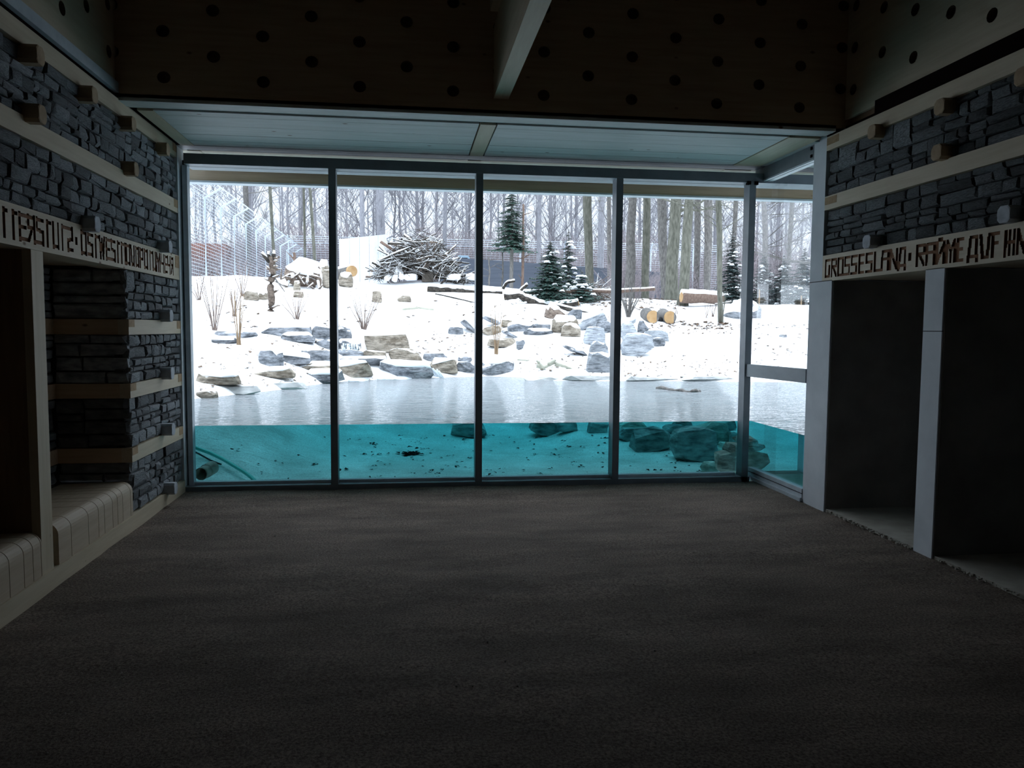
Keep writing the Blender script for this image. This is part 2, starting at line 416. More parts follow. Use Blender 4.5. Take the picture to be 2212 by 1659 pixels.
# solid black strips painting the shade in the slots under the side panels
box('gap_shade_strip', SEAL_SHADE, XR+.001, XR+.04, -5, 5.89, 3.315, 3.43, PR)
box('gap_shade_strip', SEAL_SHADE, XR+.03, XR+.07, 5.89, YF+.2, 3.31, 3.345, PR)
box('gap_shade_strip', SEAL_SHADE, XL-.07, XL-.03, -5, YF+.2, 3.31, 3.40, PL)
box('cover_strip', GALV, XL-.06, XL+.004, -5, YF, 3.355, 3.43, PL)

# rafter
r_ = empty('trim_3', (.74, 2, 3.44), kind='structure')
box('rafter_beam', WY, .68, .80, -5, YF, 3.44, 4.0, r_)
box('rafter_top_board', WY, .62, .80, -5, YF-.3, 4.0, 4.9, r_)

# soffit of the window bay
SOF = empty('ceiling.001', (.75, 7.2, 3.3), kind='structure')
zs = 3.30
for nm, a, b2, m_, dz in (('soffit_edge_board', YF-.002, YF+.17, WSOF, 0), ('soffit_edge_batten', YF+.185, YF+.235, WSOF, .012),
                     ('steel_strip', 7.80, 7.99, FLAN, .0), ('soffit_outer_board', 8.0, 9.0, WX, .0)):
    box(nm, m_, XL-.05, 8.0 if a > 7.5 else XR-.06, a, b2, zs+dz, zs+dz+.05, SOF)
# panels between battens
xb = [(-2.12, -2.0), (.60, .73), (3.33, 3.62)]
spans = [(-2.0, .59), (.74, 3.32), (3.63, 8.0)]
for (a, b2) in spans:
    ys = [YF+.24, 6.72, 7.03, 7.34, 7.58, 7.785]
    for k in range(5):
        if a > 3.5 and k < 1: continue
        box('soffit_board', WSOF, a+.003, b2-.003, ys[k]+(.003 if k not in (3, 4) else .008), ys[k+1]-.002, zs, zs+.03, SOF)
for (a, b2) in xb:
    box('soffit_batten', WY, a, b2, YF+.25, 7.79, zs-.004, zs+.03, SOF)
    box('soffit_batten', WY, a, b2, 8.01, 8.30, zs-.004, zs, SOF)
box('soffit_backing', SEAL_SHADE, XL-.05, 8.1, YF+.05, 9.3, zs+.055, zs+.09, SOF)
box('roof_slab', SNOW, XL-4, 9, YF+.31, 9.4, zs+.6, zs+.72, SOF)
box('eave_fascia', wood('eave_board', 0, (.50, .38, .27), (.62, .49, .36)), XL-4, 9, 9.0, 9.09, 3.185, 3.60, SOF)
box('eave_edge_strip', GALV, XL-4, 9, 8.97, 9.11, 3.165, 3.185, SOF)

# -------- stones
TEMPL = []
def stone_template(seed):
    q = random.Random(seed); g = MB()
    # unit: x in -.5...5 (along), y depth 0(back)..1(front) , z 0..1
    b = [(-.5, 0, 0), (.5, 0, 0), (.5, 0, 1), (-.5, 0, 1)]
    j = lambda a: q.uniform(-a, a)
    mid = [(x+q.uniform(0, .035)*(1 if x < 0 else -1), .6+j(.1), z+q.uniform(.0, .07)*(1 if z < .5 else -1)) for x, y, z in b]
    fr = [(x+(.01+q.random()**2*.13)*(1 if x < 0 else -1), .93+j(.10), z+(.03+q.random()**2*.26)*(1 if z < .5 else -1)) for x, y, z in b]
    c = (j(.2), 1.0+q.uniform(0, .12), .5+j(.15))
    g.v = b+mid+fr+[c]
    for r0, r1 in ((0, 4), (4, 8)):
        for k in range(4):
            k2 = (k+1) % 4; g.f.append((r0+k, r0+k2, r1+k2, r1+k)); g.mi.append(0)
    for k in range(4): g.f.append((8+k, 8+(k+1) % 4, 12)); g.mi.append(0)
    return g
for s_ in range(26):
    g = stone_template(s_); TEMPL.append((g, g.mesh('stone', SLATE), g.mesh('stone', SLATED)))
def split(u0, v0, u1, v1, out, q, hmax=.085, wmax=.27, big=.12):
    wd, h = u1-u0, v1-v0
    if h > hmax*2.2 or (h > hmax and q.random() > big):
        if h > .06:
            c = v0+h*q.uniform(.32, .68) if h < .25 else v0+h*q.uniform(.25, .75)
            if wd > 1.0 and q.random() < .6:      # break long courses so they do not run through
                m_ = u0+wd*q.uniform(.35, .65); split(u0, v0, m_, v1, out, q, hmax, wmax, big); split(m_, v0, u1, v1, out, q, hmax, wmax, big); return
            split(u0, v0, u1, c, out, q, hmax, wmax, big); split(u0, c, u1, v1, out, q, hmax, wmax, big); return
    if wd > wmax*q.uniform(.6, 1.3) and wd > h*1.5:
        m_ = u0+wd*q.uniform(.3, .7); split(u0, v0, m_, v1, out, q, hmax, wmax, big); split(m_, v0, u1, v1, out, q, hmax, wmax, big); return
    out.append((u0, v0, u1, v1))
def lay(parent, org, U, nrm, rects, q, single=True, depth=.055, name='stone'):
    """rects in (u, z); org is the back plane point at u=0,z=0; nrm = outward"""
    U = Vector(U); W = Vector(nrm); org = Vector(org); joined = MB(); gap = .0025
    for (u0, v0, u1, v1) in rects:
        g, me, me2 = TEMPL[q.randrange(26)]
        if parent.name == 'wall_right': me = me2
        d = depth*q.uniform(.80, 1.14); c = org+U*((u0+u1)/2); c.z += v0+gap
        sx_, sz_ = (u1-u0)-gap*2, (v1-v0)-gap*2
        flip = q.random() < .5
        Um = U*(-1 if flip else 1)
        Mx = Matrix(((Um.x*sx_, W.x*d, 0), (Um.y*sx_, W.y*d, 0), (0, 0, sz_)))
        if single:
            o = bpy.data.objects.new(name, me); col.objects.link(o)
            M4 = (Matrix.Rotation(q.uniform(-.035, .035), 3, W) @ Mx).to_4x4(); M4.translation = c - WP[parent.name]
            o.parent = parent
            # rotation + scale only (no shear): U, W, Z are orthogonal
            o.matrix_local = M4
            WP[o.name] = c
        else:
            n = len(joined.v)
            for v_ in g.v: joined.v.append(tuple(Mx @ Vector(v_) + c))
            for f_ in g.f: joined.f.append(tuple(n+k for k in f_)); joined.mi.append(0)
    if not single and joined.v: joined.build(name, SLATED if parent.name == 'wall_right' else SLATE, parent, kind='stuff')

q = random.Random(5)
WLE = empty('wall_left', (XL, 2, 0), kind='structure')
WRE = empty('wall_right', (XR, 2, 0), kind='structure')
# cores behind the stones
XS = XL-.06; XSR = XR+.07
box('wall_core', MORT, -2.96, XS+.004, 6.50, 7.95, 0, 4.9, WLE)
box('wall_core', MORT, XL-.12, XS+.004, 6.455, 6.50, 0, 4.9, WLE)
box('wall_core', MORT, XL-.35, XS+.004, -5, 6.45, TB[1], 3.31, WLE)
box('niche_back_core', MORT, -2.95, -2.78, -5, 6.60, 0, 3.31, WLE)
box('niche_ceiling', WY, -2.80, XS, -5, 6.45, TB[0]+.02, TB[1], WLE)
# left wall upper fields, visible part single stones
def fields(parent, org, U, nrm, u0, u1, zf, q, single, **kw):
    for z0, z1 in zf:
        rr = []; split(u0, z0, u1, z1, rr, q, **kw)
        lay(parent, org, U, nrm, rr, q, single)
fields(WLE, (XS, 0, 0), (0, 1, 0), (1, 0, 0), 4.35, YW-.01, [(TB[1], 2.67), (2.79, 3.19)], q, True, hmax=.10, wmax=.28, big=.25)
fields(WLE, (XS, 0, 0), (0, 1, 0), (1, 0, 0), 6.45, YW-.01, [(.11, .52), (.635, 1.03), (1.145, 1.53), (1.65, TB[0])], q, True, hmax=.11, wmax=.26, big=.25)
fields(WLE, (XS, 0, 0), (0, 1, 0), (1, 0, 0), 1.5, 4.35, [(TB[1], 2.67), (2.79, 3.19)], q, False, hmax=.11, wmax=.32, big=.25)
# niche back wall and reveal
fields(WLE, (-2.78, 0, 0), (0, 1, 0), (1, 0, 0), 3.0, 6.43, [(.36, .52), (.635, 1.03), (1.145, 1.53), (1.65, TB[0])], q, False, hmax=.11, wmax=.4, big=.25)
fields(WLE, (0, 6.49, 0), (-1, 0, 0), (0, -1, 0), -XL+.015, 2.73, [(.36, .52), (.635, 1.03), (1.145, 1.53), (1.65, TB[0])], q, False, hmax=.13, wmax=.5, big=.25)
# timber bands
for z0, z1 in BANDS:
    if z0 > 2.2:
        box('timber_band', WY, XL-.08, XL, -5, YW-.005, z0, z1, WLE)
    else:
        box('timber_band', WY, XL-.08, XL, 6.43, YW-.005, z0, z1, WLE)
        box('niche_band', WF, -2.74, XL-.08, 6.43, 6.46, z0, z1, WLE)  # browner wood here paints in the shade of the niche
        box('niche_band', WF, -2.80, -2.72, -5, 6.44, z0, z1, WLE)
        box('end_grain_block', ENDG, XL-.01, XL+.002, 6.435, 6.56, z1-.06, z1, WLE)
    box('end_grain_block', ENDG, XL-.01, XL+.002, YW-.12, YW-.004, z1-.075, z1-.002, WLE)
    if z0 > 2.2:
        box('timber_band', WY, XR, XR+.09, -5, 6.595, z0, z1, WRE)
        box('end_grain_block', ENDG, XR-.002, XR+.01, 6.40, 6.59, z0+.045, z1-.012, WRE)
        box('niche_band', WY, XR+.09, XR+.12, 6.0, 6.59, z0, z1, WRE)
# plinth along the left wall
box('base_beam', WY, XL-.16, XL+.012, -5, YW-.005, -.02, .105, WLE)
box('niche_plinth', WY, -2.8, XL-.16, -5, 6.44, -.02, .09, WLE)
# pegs
for y, z, m_ in ((4.89, 3.14, PEGW), (5.67, 3.145, PEGW), (6.42, 3.145, PEGW), (7.28, 3.145, PEGW), (4.89, 2.81, PEGW), (6.45, 2.81, PEGW),
                 (5.65, 2.285, PEGS), (7.28, 2.30, PEGS), (7.26, 1.69, PEGS), (7.25, 1.18, PEGS), (7.24, .68, PEGS), (7.27, .14, PEGS)):
    g = MB(); s_ = .058; d = .085
    g.tube([(XL-.05, y, z), (XL+d-.012, y, z), (XL+d-.003, y, z), (XL+d, y, z)], [s_, s_, s_*.95, s_*.8], 12)
    g.v = [(a, y+max(-.05, min(.05, (b-y)*1.12)), z+max(-.052, min(.052, (c-z)*1.12))) for a, b, c in g.v]
    g.build('wall_peg', m_, WLE)
for y, z, m_ in ((5.81, 3.165, PEGW), (5.02, 3.14, PEGW), (5.03, 2.835, PEGW), (5.82, 2.31, PEGS), (4.38, 2.32, PEGS), (4.30, 3.12, PEGW)):
    g = MB(); s_ = .058; d = -.07
    g.tube([(XR+.06, y, z), (XR+d+.012, y, z), (XR+d+.003, y, z), (XR+d, y, z)], [s_, s_, s_*.95, s_*.8], 12)
    g.v = [(a, y+max(-.052, min(.052, (b-y)*1.12)), z+max(-.052, min(.052, (c-z)*1.12))) for a, b, c in g.v]
    g.build('wall_peg', m_, WRE)

# -------- lettered beams with carved-in letters
GL = {  # strokes on a 0..1 x 0..1 grid: (x0,y0,x1,y1,thickness factor)
 'T': [(.35, 0, .35, 1), (.35, 1, 1, 1)], 'E': [(.15, 0, .15, 1), (.15, 1, 1, 1), (.15, .52, .9, .52), (.15, 0, 1, 0)],
 'Я': [(.9, 0, .9, 1), (.9, 1, .12, 1), (.12, 1, .12, .55), (.12, .55, .9, .55), (.6, .55, .1, 0)],
 'R': [(.1, 0, .1, 1), (.1, 1, .88, 1), (.88, 1, .88, .58), (.88, .58, .1, .58), (.35, .55, .9, 0)],
 'S': [(.95, 1, .1, 1), (.1, 1, .1, .55), (.1, .55, .88, .5), (.88, .5, .88, 0), (.88, 0, .05, 0)],
 'U': [(.12, 1, .12, 0), (.12, 0, .88, 0), (.88, 0, .88, 1)], 'Z': [(.05, 1, .88, 1), (.88, 1, .88, .5), (.88, .5, .12, .45), (.12, .45, .12, 0), (.12, 0, .95, 0)],
 'O': [(.1, 0, .1, 1), (.1, 1, .88, 1), (.88, 1, .88, 0), (.88, 0, .1, 0)], 'W': [(.08, 1, .2, 0), (.2, 0, .5, .9), (.5, .9, .72, 0), (.72, 0, .95, 1)],
 'П': [(.12, 0, .12, 1), (.12, 1, .88, 1), (.88, 1, .88, 0)], 'V': [(.08, 1, .3, 0), (.3, 0, .75, 0), (.75, 0, .88, 1)],
 'P': [(.1, 0, .1, 1), (.1, 1, .88, 1), (.88, 1, .88, .45), (.88, .45, .1, .45)], 'M': [(.05, 0, .1, 1), (.1, 1, .5, .5), (.5, .5, .9, 1), (.9, 1, .95, 0), (.5, .5, .5, 0)],
 'Y': [(.1, 1, .1, .5), (.1, .5, .88, .5), (.88, 1, .88, 0)], 'G': [(.95, 1, .1, 1), (.1, 1, .1, 0), (.1, 0, .85, 0), (.85, 0, .85, .6)],
 'L': [(.15, 1, .15, 0), (.15, 0, .95, 0)], 'A': [(.05, 0, .12, 1), (.12, 1, .88, 1), (.88, 1, .88, 0), (.1, .58, .88, .58)],
 'N': [(.1, 0, .1, 1), (.1, 1, .85, 0), (.88, 0, .88, 1)], 'Д': [(.05, -.12, .12, .12), (.12, .12, .28, 1), (.28, 1, .85, 1), (.85, 1, .85, .1), (.1, .12, .88, .1), (.88, .1, .88, -.1)],
 'Й': [(.1, 1, .1, 0), (.1, 0, .85, .95), (.88, 1, .88, 0), (.35, 1.12, .6, 1.12)], 'F': [(.15, 0, .15, 1), (.15, 1, .95, 1), (.15, .55, .8, .55)],
 'Ж': [(.1, -.05, .15, 1), (.5, 0, .5, 1), (.88, 0, .88, 1), (.15, .5, .88, .5)], '.': [(.5, .45, .5, .55)]}
def carved_beam(parent, x, nrm, ya, yb, z0, z1, letters, lz, lh):
    """board front as a grid of 7 mm cells; the cells of a letter are sunk 14 mm"""
    cs = .0072; nu = int((yb-ya)/cs); nv = int((z1-z0)/cs); cu = (yb-ya)/nu; cv = (z1-z0)/nv
    own = {}
    for li, (ch, c0, c1) in enumerate(letters):
        a, b2 = min(c0, c1), max(c0, c1); wd = b2-a
        for (p, r0, s_, t_) in GL[ch]:
            # reading direction runs with increasing Y on the left wall, decreasing on the right
            f = (lambda u: a+wd*u) if nrm > 0 else (lambda u: b2-wd*u)
            ax, ay, bx, by = f(p), lz+lh*r0, f(s_), lz+lh*t_
            th = .0135 if abs(p-s_) < .3 else .011
            if ch == '.': th = .02
            L = math.hypot(bx-ax, by-ay)+1e-6; st = max(2, int(L/.003))
            for k in range(st+1):
                px_, py_ = ax+(bx-ax)*k/st, ay+(by-ay)*k/st
                for du in range(-3, 4):
                    for dv in range(-3, 4):
                        i = int((px_-ya)/cu)+du; j = int((py_-z0)/cv)+dv
                        if 0 < i < nu-1 and 0 < j < nv-1 and max(abs(ya+(i+.5)*cu-px_), abs(z0+(j+.5)*cv-py_)) < th: own.setdefault((i, j), li)
    d = .014; xi = x-nrm*d
    g = MB(); L = [MB() for _ in letters]
    for i in range(nu):
        run = None
        for j in range(nv+1):
            solid = j < nv and (i, j) not in own
            if solid and run is None: run = j
            if not solid and run is not None:
                g.quad((x, ya+i*cu, z0+run*cv), (x, ya+(i+1)*cu, z0+run*cv), (x, ya+(i+1)*cu, z0+j*cv), (x, ya+i*cu, z0+j*cv)); run = None
    for (i, j), li in own.items():
        y0_, y1_, a0, a1 = ya+i*cu, ya+(i+1)*cu, z0+j*cv, z0+(j+1)*cv; q_ = L[li]
        q_.quad((xi, y0_, a0), (xi, y1_, a0), (xi, y1_, a1), (xi, y0_, a1))
        if (i-1, j) not in own: q_.quad((x, y0_, a0), (xi, y0_, a0), (xi, y0_, a1), (x, y0_, a1))
        if (i+1, j) not in own: q_.quad((x, y1_, a0), (xi, y1_, a0), (xi, y1_, a1), (x, y1_, a1))
        if (i, j-1) not in own: q_.quad((x, y0_, a0), (x, y1_, a0), (xi, y1_, a0), (xi, y0_, a0))
        if (i, j+1) not in own: q_.quad((x, y0_, a1), (x, y1_, a1), (xi, y1_, a1), (xi, y0_, a1))
    # rest of the beam body
    xb = x-nrm*.20
    g.quad((x, ya, z0), (x, yb, z0), (xb, yb, z0), (xb, ya, z0)); g.quad((x, ya, z1), (x, yb, z1), (xb, yb, z1), (xb, ya, z1))
    g.quad((x, yb, z0), (x, yb, z1), (xb, yb, z1), (xb, yb, z0)); g.quad((xb, ya, z0), (xb, yb, z0), (xb, yb, z1), (xb, ya, z1))
    bm = g.build('lettered_beam', WY, parent)
    for m_ in L:
        if m_.v: m_.build('carved_letter', CARVE, bm)
    return bm
def ypos(x, px, side):
    # Y on the wall plane for a letter edge seen at column px, at mid-beam height
    py = 480+.33*px if side < 0 else 579-.155*(px-1781)
    return on(0, x, px, py)[1]
Lt = [('T', 4.5, 15.5), ('T', 25, 36), ('E', 40, 57.5), ('Я', 60, 76.5), ('S', 78.5, 95), ('T', 99, 110), ('U', 113.5, 128), ('T', 131, 142.5), ('Z', 145.5, 158), ('.', 162.5, 168),
      ('O', 175.7, 188), ('S', 189.5, 201.8), ('T', 204, 213.2), ('W', 215.3, 226.7), ('E', 228.6, 238.7), ('S', 240.5, 250), ('T', 252.4, 259.5), ('П', 262, 271.7), ('O', 272.8, 282), ('V', 283, 291.8),
      ('O', 293.5, 301), ('P', 302.5, 310.3), ('O', 312, 320), ('T', 322.7, 329), ('U', 330.5, 337.4), ('M', 338.5, 346.6), ('Y', 348, 355), ('E', 356, 361.6), ('Y', 362.4, 368.6), ('Я', 369.8, 375)]
Rt = [('G', 1782.5, 1793.4), ('R', 1795.4, 1807.8), ('O', 1809.3, 1822.2), ('S', 1824.2, 1836.1), ('S', 1838.6, 1851.6), ('E', 1854.5, 1865.5), ('S', 1870.4, 1884.9), ('L', 1887.4, 1902.3), ('A', 1904.3, 1920.2),
      ('N', 1922.2, 1939), ('Д', 1940.6, 1957.5), ('.', 1962.5, 1968.5), ('R', 1979.8, 1998.4), ('A', 2000.6, 2020.3), ('Й', 2022.5, 2042.2), ('M', 2044.4, 2064), ('E', 2067.4, 2079.4), ('Д', 2090.4, 2113.3),
      ('V', 2116.6, 2139.6), ('F', 2141.8, 2158.2), ('Ж', 2169, 2194), ('N', 2196.5, 2218)]
carved_beam(WLE, XL, 1, 4.30, YW-.005, TB[0], TB[1], [(c, ypos(XL, a, -1), ypos(XL, b2, -1)) for c, a, b2 in Lt], TB[0]+.045, .14)
carved_beam(WRE, XR, -1, 3.95, 6.595, TB[0], TB[1], [(c, ypos(XR, a, 1), ypos(XR, b2, 1)) for c, a, b2 in Rt], TB[0]+.042, .14)
box('lettered_beam_end', WY, XL-.2, XL, -5, 4.30, TB[0], TB[1], WLE)
box('lettered_beam_end', WY, XR, XR+.2, -5, 3.95, TB[0], TB[1], WRE)
box('end_grain_block', ENDG, XL-.01, XL+.002, YW-.13, YW-.006, 2.15, 2.262, WLE)

# -------- left: partition and slatted benches
pt = thing('partition_panel', (-2.45, 4.96, .1), 'upright thick timber partition standing between the two bench niches', 'partition')
box('panel_face', PARTW, -2.78, XL-.055, 4.885, 5.035, .105, TB[0]-.001, pt)
box('front_edge_lipping', WZ, XL-.055, XL-.005, 4.885, 5.035, .105, TB[0]-.001, pt)
pt2 = thing('partition_panel', (-2.45, 3.36, .1), 'timber partition at the near end of the nearer bench niche', 'partition')
box('panel_face', PARTW, -2.78, XL-.055, 3.285, 3.435, .105, TB[0]-.001, pt2)
def bench(y0, y1, cuts, label):
    t_ = thing('bench', (-2.45, (y0+y1)/2, .105), label, 'bench', None)
    prof = []
    xf = XL+.002; top = .372; r = .075
    prof.append((-2.70, .107)); prof.append((-2.70, top-.012))
    for k in range(7):
        a = pi/2-k*pi/12; prof.append((xf-r+r*math.cos(a), top-r+r*math.sin(a)-.0))
    prof.append((xf, .107))
    ed = [y0]+cuts+[y1]
    for a, b2 in zip(ed[:-1], ed[1:]):
        g = MB(); n = len(prof); a_, b_ = a+.0035, b2-.0035
        g.v = [(x, a_, z) for x, z in prof]+[(x, b_, z) for x, z in prof]
        for k in range(n):
            k2 = (k+1) % n; g.f.append((k, k2, n+k2, n+k)); g.mi.append(0)
        g.f.append(tuple(range(n))[::-1]); g.f.append(tuple(range(n, 2*n))); g.mi += [0, 0]
        g.build('slat', BENCH, t_)
    g = MB(); n = len(prof); s_ = .012
    g.v = [(x-s_ if x > -2.6 else x, y0+.01, z-(s_ if z > .2 else 0)) for x, z in prof]+[(x-s_ if x > -2.6 else x, y1-.01, z-(s_ if z > .2 else 0)) for x, z in prof]
    for k in range(n):
        k2 = (k+1) % n; g.f.append((k, k2, n+k2, n+k)); g.mi.append(0)
    g.f.append(tuple(range(n))[::-1]); g.f.append(tuple(range(n, 2*n))); g.mi += [0, 0]
    g.build('core', CARVE, t_)
c1 = sorted(on(0, XL, px, py)[1] for px, py in ((155, 1205), (192, 1180), (213.7, 1165), (226.7, 1158), (244, 1146), (254.9, 1139), (265.7, 1130), (282.6, 1120)))
c2 = sorted(on(0, XL, px, py)[1] for px, py in ((21.7, 1295), (53, 1273), (72.7, 1262), (90, 1252)))
bench(5.09, 6.415, c1, 'slatted light wooden bench with rounded front nearer the window')
bench(3.45, 4.875, [3.62, 3.80, 3.98, 4.17, 4.36]+c2, 'slatted light wooden bench at the left edge in front of the near niche')

# -------- right: piers, niches, stone field
box('pier', CONC, XR, XR+.9, 6.43, 6.81, -.02, 2.045, WRE)
box('pier', CONC, XR, XR+.9, 6.595, 6.81, 2.045, 3.36, WRE)
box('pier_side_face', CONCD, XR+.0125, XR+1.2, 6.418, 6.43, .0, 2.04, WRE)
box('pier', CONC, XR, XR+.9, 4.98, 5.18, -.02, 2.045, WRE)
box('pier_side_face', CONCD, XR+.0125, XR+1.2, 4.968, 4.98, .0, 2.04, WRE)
box('pier_joint', MORT, XR-.0015, XR+.01, 4.979, 5.181, 1.60, 1.606, WRE)
box('pier_joint', MORT, XR-.0015, XR+.01, 6.43, 6.812, 2.04, 2.047, WRE)
box('pier', CONC, XR, XR+.9, 3.2, 3.4, -.02, 2.045, WRE)
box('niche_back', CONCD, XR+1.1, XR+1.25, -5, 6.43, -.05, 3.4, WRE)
box('niche_floor', CONCF, XR+.015, XR+1.2, -5, 6.43, -.1, .012, WRE)
box('niche_ceiling', WY, XR+.18, XR+1.2, -5, 6.43, TB[0]+.01, TB[1], WRE)
box('wall_core', MORT, XSR-.004, XR+.5, -5, 6.593, TB[1], 3.31, WRE)
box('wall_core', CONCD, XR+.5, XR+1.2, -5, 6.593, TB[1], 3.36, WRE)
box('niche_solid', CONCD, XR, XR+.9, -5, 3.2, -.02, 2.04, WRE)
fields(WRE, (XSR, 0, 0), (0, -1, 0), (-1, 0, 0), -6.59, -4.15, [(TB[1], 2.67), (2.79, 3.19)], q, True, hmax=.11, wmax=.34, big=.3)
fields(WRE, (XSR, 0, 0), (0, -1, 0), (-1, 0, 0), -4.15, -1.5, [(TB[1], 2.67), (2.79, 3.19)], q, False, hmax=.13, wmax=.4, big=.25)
# crumbs of mortar along the niche threshold
g = MB()
for i in range(320):
    y = R.choice((R.uniform(5.2, 6.4), R.uniform(3.5, 4.95))); x = XR+R.gauss(0.01, .018); s_ = R.uniform(.002, .009)
    g.box(x-s_, x+s_*R.uniform(.4, 1.5), y-s_*R.uniform(.6, 2), y+s_, .0, .006+s_*.6)
g.build('threshold_crumbs', CONCF, WRE, kind='stuff')

# -------- window wall
W1 = empty('window_1', (.7, YW, 0), kind='structure')
box('jamb', plain('white_metal_jamb', (.78, .85, .90), .45), XL-.14, XL+.004, YW+.0, YW+.17, -.02, 3.31, W1)
box('seal', SEAL_SHADE, XL, XL+.022, YW+.165, YW+.20, .0, 3.2, W1)
box('jamb_inner', GALV, XL+.022, XL+.068, YW+.08, YW+.17, .0, 3.14, W1)
box('header', STEEL, XL+.06, 8.0, YW, YW+.29, 3.143, 3.235, W1)
box('header_flange', FLAN, XL+.06, 8.0, YW-.002, YW+.295, 3.136, 3.143, W1)
box('transom_glass', GLASS, XL+.06, 8.0, YW+.13, YW+.145, 3.235, 3.30, W1)
box('sill', STEEL, XL+.004, 3.62, YW-.0, YW+.17, -.05, .035, W1)
box('sill_stop', GALV, XL+.06, 3.5, YW+.1, YW+.17, .035, .062, W1)
for xm in (-.735, .705, 2.14):
    box('mullion', STEEL, xm-.035, xm+.035, YW+.0, YW+.16, .03, 3.136, W1)
box('corner_post', STEEL, 3.53, 3.60, YW+.0, YW+.14, -.02, 3.145, W1)
for xx in (3.52, 3.60):
    box('corner_bracket', SEAL_SHADE, xx-.02, xx+.02, YW-.012, YW+.03, 3.115, 3.15, W1)
xs_ = [XL+.035, -.735, .705, 2.14, 3.55]
for a, b2 in zip(xs_[:-1], xs_[1:]):
    box('glass_pane', GLASS, a+.03, b2-.03, YW+.125, YW+.145, .05, 3.136, W1)
W2 = empty('window_2', (3.64, 7.35, 0), kind='structure')
box('bottom_rail', GALV, 3.672, 3.74, 6.812, YW+.16, .028, .112, W2)
box('floor_track', GALV, 3.655, 3.70, 6.812, YW+.16, -.01, .026, W2)
box('rail_seal', SEAL_SHADE, 3.668, 3.70, 6.812, YW+.16, .066, .070, W2)
box('top_beam', STEEL, 3.68, 3.76, 6.812, 8.03, 3.17, 3.298, W2)
box('top_beam_flange', GALV, 3.678, 3.78, 6.812, 8.03, 3.155, 3.17, W2)
box('glass_pane', GLASS, 3.70, 3.72, 6.812, YW+.16, .11, 3.155, W2)
for z in (3.19, 3.26): box('bolt', SEAL_SHADE, 3.672, 3.682, 6.84, 6.868, z, z+.025, W2)
hm = noisy('grey_rail', (.42, .46, .50), (.56, .60, .64), 5, (1, .4, 1), .5, .02)
g = MB(); ra, rb = Vector((3.548, 7.828)), Vector((3.672, 6.815)); rn = Vector((-(rb-ra).y, (rb-ra).x)).normalized()*.05
g.v = [(a.x, a.y, z) for z in (1.112, 1.243) for a in (ra, rb, rb+rn, ra+rn)]
g.f = [(0, 1, 2, 3), (7, 6, 5, 4), (0, 4, 5, 1), (1, 5, 6, 2), (2, 6, 7, 3), (3, 7, 4, 0)]; g.mi = [0]*6
hr = g.build('handrail', hm)
tagm(hr, 'grey rectangular handrail across the narrow side pane at the corner post', 'handrail')

# outer building walls so the room is closed to daylight
box('wall_outer', CONC, -3.1, -2.96, -5, 8.0, -1, 4.95, kind='structure')
box('wall_outer_left', CONC, -7, XL, 7.985, 8.05, -1.0, 3.9, kind='structure')
box('trim_4', CONC, XR+.9, XR+1.3, 6.43, 6.8, -1, 3.9, kind='structure')
box('wall_outer_right', CONC, XR+1.25, XR+1.4, -5, 6.6, -1, 4.95, kind='structure')
box('roof', SNOW, -3.4, 5.6, -5.2, 7.0, 5.01, 5.2, kind='structure')
box('trim_5', CONC, -2.5, 4.8, YF+.17, YF+.3, 3.9, 5.0, kind='structure')

# ================================================================== OUTSIDE
SH = [(-60, 8.6), (-9, 9.3), (-6, 9.6), (-4, 10.1), (-2.85, 10.97), (-2.43, 11.69), (-2.02, 12.44), (-1.53, 13.73), (-1.13, 14.5), (-.29, 15.1), (.62, 15.5), (1.69, 15.9),
      (2.21, 15.5), (2.5, 14.6), (3.65, 14.35), (5.47, 14.3), (7.5, 13.9), (12, 13), (20, 11.5), (60, 10)]
ZC = [(-60, 3.5), (-8, 3.25), (2, 3.15), (5, 2.95), (8, 2.68), (14, 2.5), (60, 2.5)]
def lerp(tab, x):
    for (a, b), (c, d) in zip(tab[:-1], tab[1:]):
        if x <= c: return b+(d-b)*max(0, (x-a)/(c-a))
    return tab[-1][1]
def gz(x, y):
    s = lerp(SH, x); c = lerp(ZC, x); t = (y-s)/(27-s)
    if t < 0: return WL-.02+ (y-s)*.5
    z = WL+.0+min(.07, (y-s)*.25)+(c-WL-.07)*min(t, 1)**1.05
    if t > 1: z = c+(y-27)*.004
    n = noise.noise(Vector((x*.45, y*.45, 0)))*.10+noise.noise(Vector((x*1.7, y*1.7, 5)))*.03
    return z+n*min(1, (y-s)*.5)
def bedz(x, y):
    s = lerp(SH, x)+.25
    if y > s: return WL+.02
    d = s-y
    flat = -.22+.05*noise.noise(Vector((x*.5, y*.5, 9)))+.015*noise.noise(Vector((x*2, y*2, 2)))
    k = max(0, 1-d/min(4.6, max(1.4, s-8.2)))
    z = flat+(WL+.02-flat)*k**1.5
    if x < -.5: z += (1-k)*max(0, min(1, (-.5-x)/4))*.10
    return z
def march(fn, px, py, y0=8.05, y1=40, st=.04):
    d = ray(px, py); tt = (y0-CAM.y)/d.y
    while True:
        p = CAM+d*tt
        if p.y > y1: return None
        if p.z <= fn(p.x, p.y): return p
        tt += st
def G(px, py, ymax=34):
    p = march(gz, px, py, 9.0, ymax)
    if p is None:
        d = ray(px, py); p = CAM+d*(27.0/d.y)
    return Vector((p.x, p.y, gz(p.x, p.y)))
def at(px, py, Y):
    d = ray(px, py); return CAM+d*(Y/d.y)
def ppm(p): return FPX/((p-CAM).dot(fwd))        # pixels per metre at a point

def pane(p):
    v_ = Vector(p)-CAM; px_ = CXP+FPX*v_.dot(rt)/v_.dot(fwd)
    for a, n_ in ((722, 'leftmost pane'), (1033, 'second pane'), (1330, 'third pane'), (1608, 'fourth pane')):
        if px_ < a: return n_
    return 'narrow side pane'
